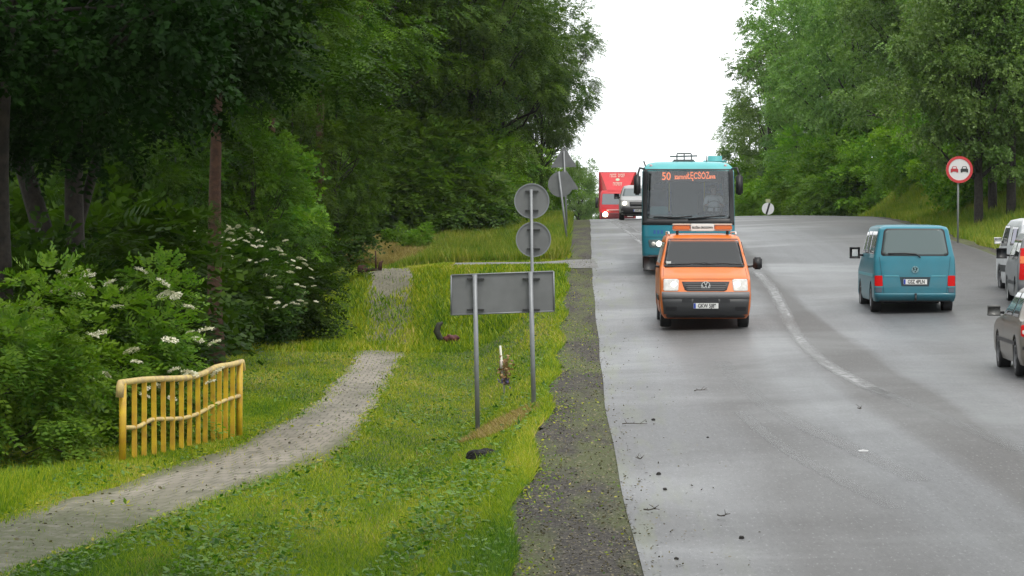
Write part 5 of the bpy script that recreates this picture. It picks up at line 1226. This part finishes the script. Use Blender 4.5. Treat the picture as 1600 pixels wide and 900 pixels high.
def sedan():
    Yv = 28.2*K; x0 = 8.02+.87
    rows = [(.20, .10, 4.35, .82, .2, .3), (.32, .0, 4.45, .86, .28, .4), (.55, .0, 4.48, .875, .3, .45), (.72, .02, 4.42, .875, .3, .5), (.82, .05, 4.2, .865, .3, .5), (.90, .12, 3.6, .85, .3, .4), (.93, .45, 3.25, .84, .2, .3),
            (1.36, 1.15, 2.35, .64, .2, .25), (1.41, 1.35, 2.2, .58, .2, .25), (1.43, 1.6, 2.0, .4, .2, .2)]
    npt = []
    for s in (-1, 1):
        npt += [('tail_light', rnd(.66, .84, *SY_(s, .60, .86), *SY_(s, .62, .855), .03), REDL, .01), ('tail_lamp_lens', rnd(.70, .76, *SY_(s, .66, .84), *SY_(s, .66, .84), .02), LENS, .014)]
    npt += [('rear_window', rnd(.98, 1.32, -.68, .68, -.56, .56, .04), GLD, .006), ('bumper_strip', [(.46, -.84, .84), (.51, -.84, .84)], BLACK, .014)]
    t, B = simple_car('grey_car', 'grey brown saloon car cut off by the right picture edge, nearest vehicle', 'car', (x0, Yv, zr(x0, Yv+1)-.005), R(-2.6), rows, (.17, .15, .125),
               (.95, 3.55), .31, [[(.95, .75, 1.65), (1.32, 1.12, 1.65)], [(.95, 1.72, 2.85), (1.32, 1.72, 2.38)]], npt, 4, mir=(.86, 2.8, 1.0, .14, .11, paintm('mirror_grey', (.12, .12, .115))), belt=(.50, .56, .9, 3.6))
    plate(t, 0, B.near(0, .62)-.01, .62, 'GD 4417')
sedan()
def mpv():
    Yv = 71.4; x0 = 12.08
    rows = [(.22, .08, 4.2, .84, .2, .3), (.35, .0, 4.28, .88, .22, .4), (.8, .02, 4.28, .885, .22, .45), (.95, .05, 3.9, .875, .22, .45), (1.05, .08, 3.6, .86, .22, .4), (1.55, .30, 2.7, .72, .2, .25), (1.64, .45, 2.5, .66, .25, .3), (1.68, .9, 2.2, .45, .3, .3)]
    npt = []
    for s in (-1, 1):
        npt += [('tail_light', rnd(.62, 1.32, *SY_(s, .66, .845), *SY_(s, .70, .80), .03), REDL, .010), ('amber_lamp', rnd(.98, 1.14, *SY_(s, .68, .83), *SY_(s, .68, .82), .01), ORL, .016)]
    npt += [('rear_window', rnd(1.0, 1.52, -.64, .64, -.58, .58, .05), GLD, .006), ('bumper', [(.30, -.86, .86), (.52, -.87, .87)], mat('grey_plastic', (.07, .07, .075), .6), .02)]
    simple_car('silver_hatchback', 'dark silver tall car at the right picture edge with red and amber tail lights', 'car', (x0, Yv, zr(x0, Yv+1)-.005), R(-4.8), rows, (.20, .205, .21),
               (.85, 3.4), .32, [[(1.08, .35, 1.5), (1.50, .48, 1.5)], [(1.08, 1.6, 3.1), (1.50, 1.6, 2.7)]], npt, 5, mir=(.87, 2.95, 1.18, .17, .18), rimm=mat('pale_rim', (.62, .62, .60), .4, .3), belt=(.5, .58, .9, 3.3))
mpv()
def white_van():
    Yv = 76.0; x0 = 12.80
    rows = [(.22, .08, 4.05, .84, .2, .3), (.35, .0, 4.12, .87, .18, .4), (.9, .02, 4.12, .87, .18, .45), (1.02, .03, 3.8, .865, .18, .45), (1.15, .05, 3.4, .86, .18, .4), (1.65, .14, 2.75, .76, .18, .25), (1.75, .24, 2.55, .71, .22, .3), (1.80, .7, 2.3, .5, .3, .3)]
    npt = [('rear_window', rnd(1.12, 1.62, -.62, .62, -.58, .58, .05), GLD, .006), ('bumper', [(.30, -.85, .85), (.52, -.85, .85)], mat('grey_plastic', (.07, .07, .075), .6), .02)]
    for s in (-1, 1): npt.append(('tail_light', rnd(.65, 1.0, *SY_(s, .70, .84), *SY_(s, .70, .84), .03), REDL, .01))
    t, B = simple_car('white_van', 'small white van ahead of the other vehicles at the right picture edge', 'van', (x0, Yv, zr(x0, Yv+1)-.005), R(-.9), rows, (.74, .75, .76),
               (.7, 3.35), .32, [[(1.15, .5, 1.55), (1.60, .55, 1.55)], [(1.13, 2.0, 3.15), (1.62, 2.0, 2.8)]], npt, 6, mir=(.83, 2.9, 1.25, .10, .10, WHITEP), belt=(.50, .66, .9, 3.1))
    bm = B.patch([(1.2, .7, 1.3), (1.55, .75, 1.3)], 'left', .010, .008); obj('window_notice', bm, mat('notice_white', (.6, .58, .68), .6), t)
white_van()
def far_car():
    Yv = 87*K; x0 = x_at(998, Yv)
    rows = [(.25, .10, 4.3, .84, .25, .2), (.4, .0, 4.4, .89, .32, .2), (.7, .0, 4.45, .90, .35, .2), (.95, .08, 4.45, .895, .4, .2), (1.05, .45, 4.4, .885, .4, .2), (1.12, .95, 4.35, .87, .3, .2), (1.55, 1.6, 4.1, .74, .25, .25), (1.66, 1.9, 3.9, .66, .3, .3), (1.70, 2.3, 3.5, .45, .3, .3)]
    DB = mat('dark_car_bumper', (.03, .028, .03), .5)
    npt = [('windscreen', rnd(1.16, 1.53, -.78, .78, -.68, .68, .04), mat('pale_windscreen', (.12, .15, .16), .08, spec=.9), .006), ('bumper', [(.28, -.84, .84), (.62, -.88, .88)], DB, .016), ('grille', [(.66, -.42, .42), (.86, -.44, .44)], BLACK, .012)]
    for s in (-1, 1): npt += [('headlight', rnd(.68, .90, *SY_(s, .5, .86), *SY_(s, .5, .86), .04), LENS, .012)]
    t, B = simple_car('silver_car', 'silver car with lit headlights coming over the crest between truck and bus', 'car', (x0, Yv, zr(x0, Yv+1)), R(-1), rows, (.42, .42, .43),
               (.85, 3.6), .34, [[(1.16, 1.5, 2.6), (1.5, 1.85, 2.6)], [(1.16, 2.7, 4.0), (1.5, 2.7, 3.9)]], npt, 4.5, mir=(.88, 1.5, 1.15, .18, .2))
    for s in (-1, 1):
        bm = bmesh.new(); bmesh.ops.create_uvsphere(bm, u_segments=12, v_segments=8, radius=.11, matrix=Matrix.Translation((s*.68, B.near(s*.68, .79)+.03, .79))); obj('lamp', bm, LAMPON, t, True)
    plate(t, 0, B.near(0, .45)-.02, .45, 'GWE 2R18')
far_car()
def truck():
    Yv = 117*K; x0 = x_at(965, Yv); sc = 60/F*Yv/2.45
    zb = zr(x0, Yv)
    t = thing('red_truck', 'red box truck with roof deflector and lit headlight coming over the crest', 'truck', (x0, Yv, zb), R(-2))
    RD = paintm('red_paint', (.60, .012, .02)); RD2 = paintm('dark_red_paint', (.30, .02, .03))
    top = z_at(268, Yv)-zb; W_ = 1.22*sc
    bm = bmesh.new(); box(bm, -W_, W_, 1.9, 9.0, .9, top, .03); obj('cargo_box', bm, RD2, t)
    B = Body([(.35, .08, 2.0, 1.10*sc, .2, .05), (.5, .0, 2.0, 1.14*sc, .2, .05), (1.1, .0, 2.0, 1.15*sc, .2, .05), (1.35, .05, 2.0, 1.15*sc, .2, .05), (2.15, .25, 2.0, 1.08*sc, .2, .05), (2.3, .4, 2.0, 1.0*sc, .2, .05)], 5, 8)
    cab = obj('cab', B.mesh(), RD, t)
    bool_diff(cab, [cyl_cut(.95, .45, .5, *sorted((s*.75, s*1.5))) for s in (-1, 1)]); cab.data.materials.clear(); cab.data.materials.append(RD); cab.data.polygons.foreach_set('use_smooth', [True]*len(cab.data.polygons))
    try: cab.data.set_sharp_from_angle(angle=R(35))
    except Exception: pass
    obj('windscreen', B.patch(rnd(1.38, 2.08, -1.02*sc, 1.02*sc, -.96*sc, .96*sc, .05), off=.008), mat('truck_glass', (.16, .18, .20), .08, spec=.9), cab, True)
    obj('bumper', B.patch([(.36, -1.05*sc, 1.05*sc), (.85, -1.1*sc, 1.1*sc)], off=.02), mat('truck_bumper', (.12, .015, .02), .5), t, True)
    obj('grille', B.patch([(.95, -.7*sc, .7*sc), (1.08, -.7*sc, .7*sc)], off=.012), mat('pink_grille', (.55, .22, .22), .5), t, True)
    # deflector: trapezoid leaning back, wider at the top
    zc = 2.28; y0, y1 = .35, 1.75; bm = bmesh.new()
    a = [(-.66*sc, y0, zc), (.66*sc, y0, zc), (1.10*sc, y1, top-.05), (-1.10*sc, y1, top-.05)]; b = [(-1.05*sc, 1.9, zc), (1.05*sc, 1.9, zc), (1.18*sc, 1.9, top-.03), (-1.18*sc, 1.9, top-.03)]
    va = [bm.verts.new(v) for v in a]; vb = [bm.verts.new(v) for v in b]; bm.faces.new(va); bm.faces.new(vb[::-1])
    for i in range(4): bm.faces.new((va[i], vb[i], vb[(i+1) % 4], va[(i+1) % 4]))
    bmesh.ops.recalc_face_normals(bm, faces=bm.faces[:]); df = obj('roof_deflector', bm, RD, t)
    nrm = Vector((0, -(top-.05-zc), y1-y0)).normalized()
    def on(x, f, o=.012): return Vector((x*sc, y0+(y1-y0)*f, zc+(top-.05-zc)*f))+nrm*o
    WL = mat('white_lettering', (.80, .72, .62), .5)
    def bar(x0_, x1_, f0, f1):
        vs = [bm.verts.new(on(x_, f)) for x_, f in ((x0_, f0), (x1_, f0), (x1_, f1), (x0_, f1))]; bm.faces.new(vs)
    q = random.Random(6)
    for wx0, wx1, f0, f1 in ((-.50, -.06, .74, .93), (.04, .46, .74, .93), (-.30, .28, .28, .46)):
        x_ = wx0; bm = bmesh.new()
        while x_ < wx1-.04:
            ww = .075; bar(x_, x_+.022, f0, f1); bar(x_+.022, x_+ww*.8, f1-.05, f1); 
            if q.random() < .6: bar(x_+.022, x_+ww*.8, f0, f0+.05)
            if q.random() < .6: bar(x_+.022, x_+ww*.7, (f0+f1)/2-.02, (f0+f1)/2+.02)
            x_ += ww+.012
        bmesh.ops.solidify(bm, geom=bm.faces[:], thickness=.01); obj('lettering', bm, WL, df)
    bm = bmesh.new(); disc(bm, on(0, .6), .13*sc, nrm, .02, 20); obj('logo_disc', bm, mat('logo_pale', (.45, .55, .40), .5), df)
    for s in (-1, 1):
        bm = bmesh.new(); box(bm, *sorted((s*1.22*sc, s*1.42*sc)), .1, .3, 1.15, 1.85, .03); obj('mirror', bm, BLACK, t, True)
        obj('headlight_unit', B.patch(rnd(.58, .80, *SY_(s, .62*sc, .98*sc), *SY_(s, .62*sc, .98*sc), .03), off=.026), LENS, t, True)
        if s < 0:
            bm = bmesh.new(); bmesh.ops.create_uvsphere(bm, u_segments=16, v_segments=10, radius=.16, matrix=Matrix.Translation((s*.78*sc, -.03, .74))); obj('lamp', bm, mat('truck_lamp', (1, .9, .7), .3, emit=(1, .80, .5), es=14), t, True)
        for y in (.95, 6.5): wheel(t, s*1.05, y, .45, .3)
truck()
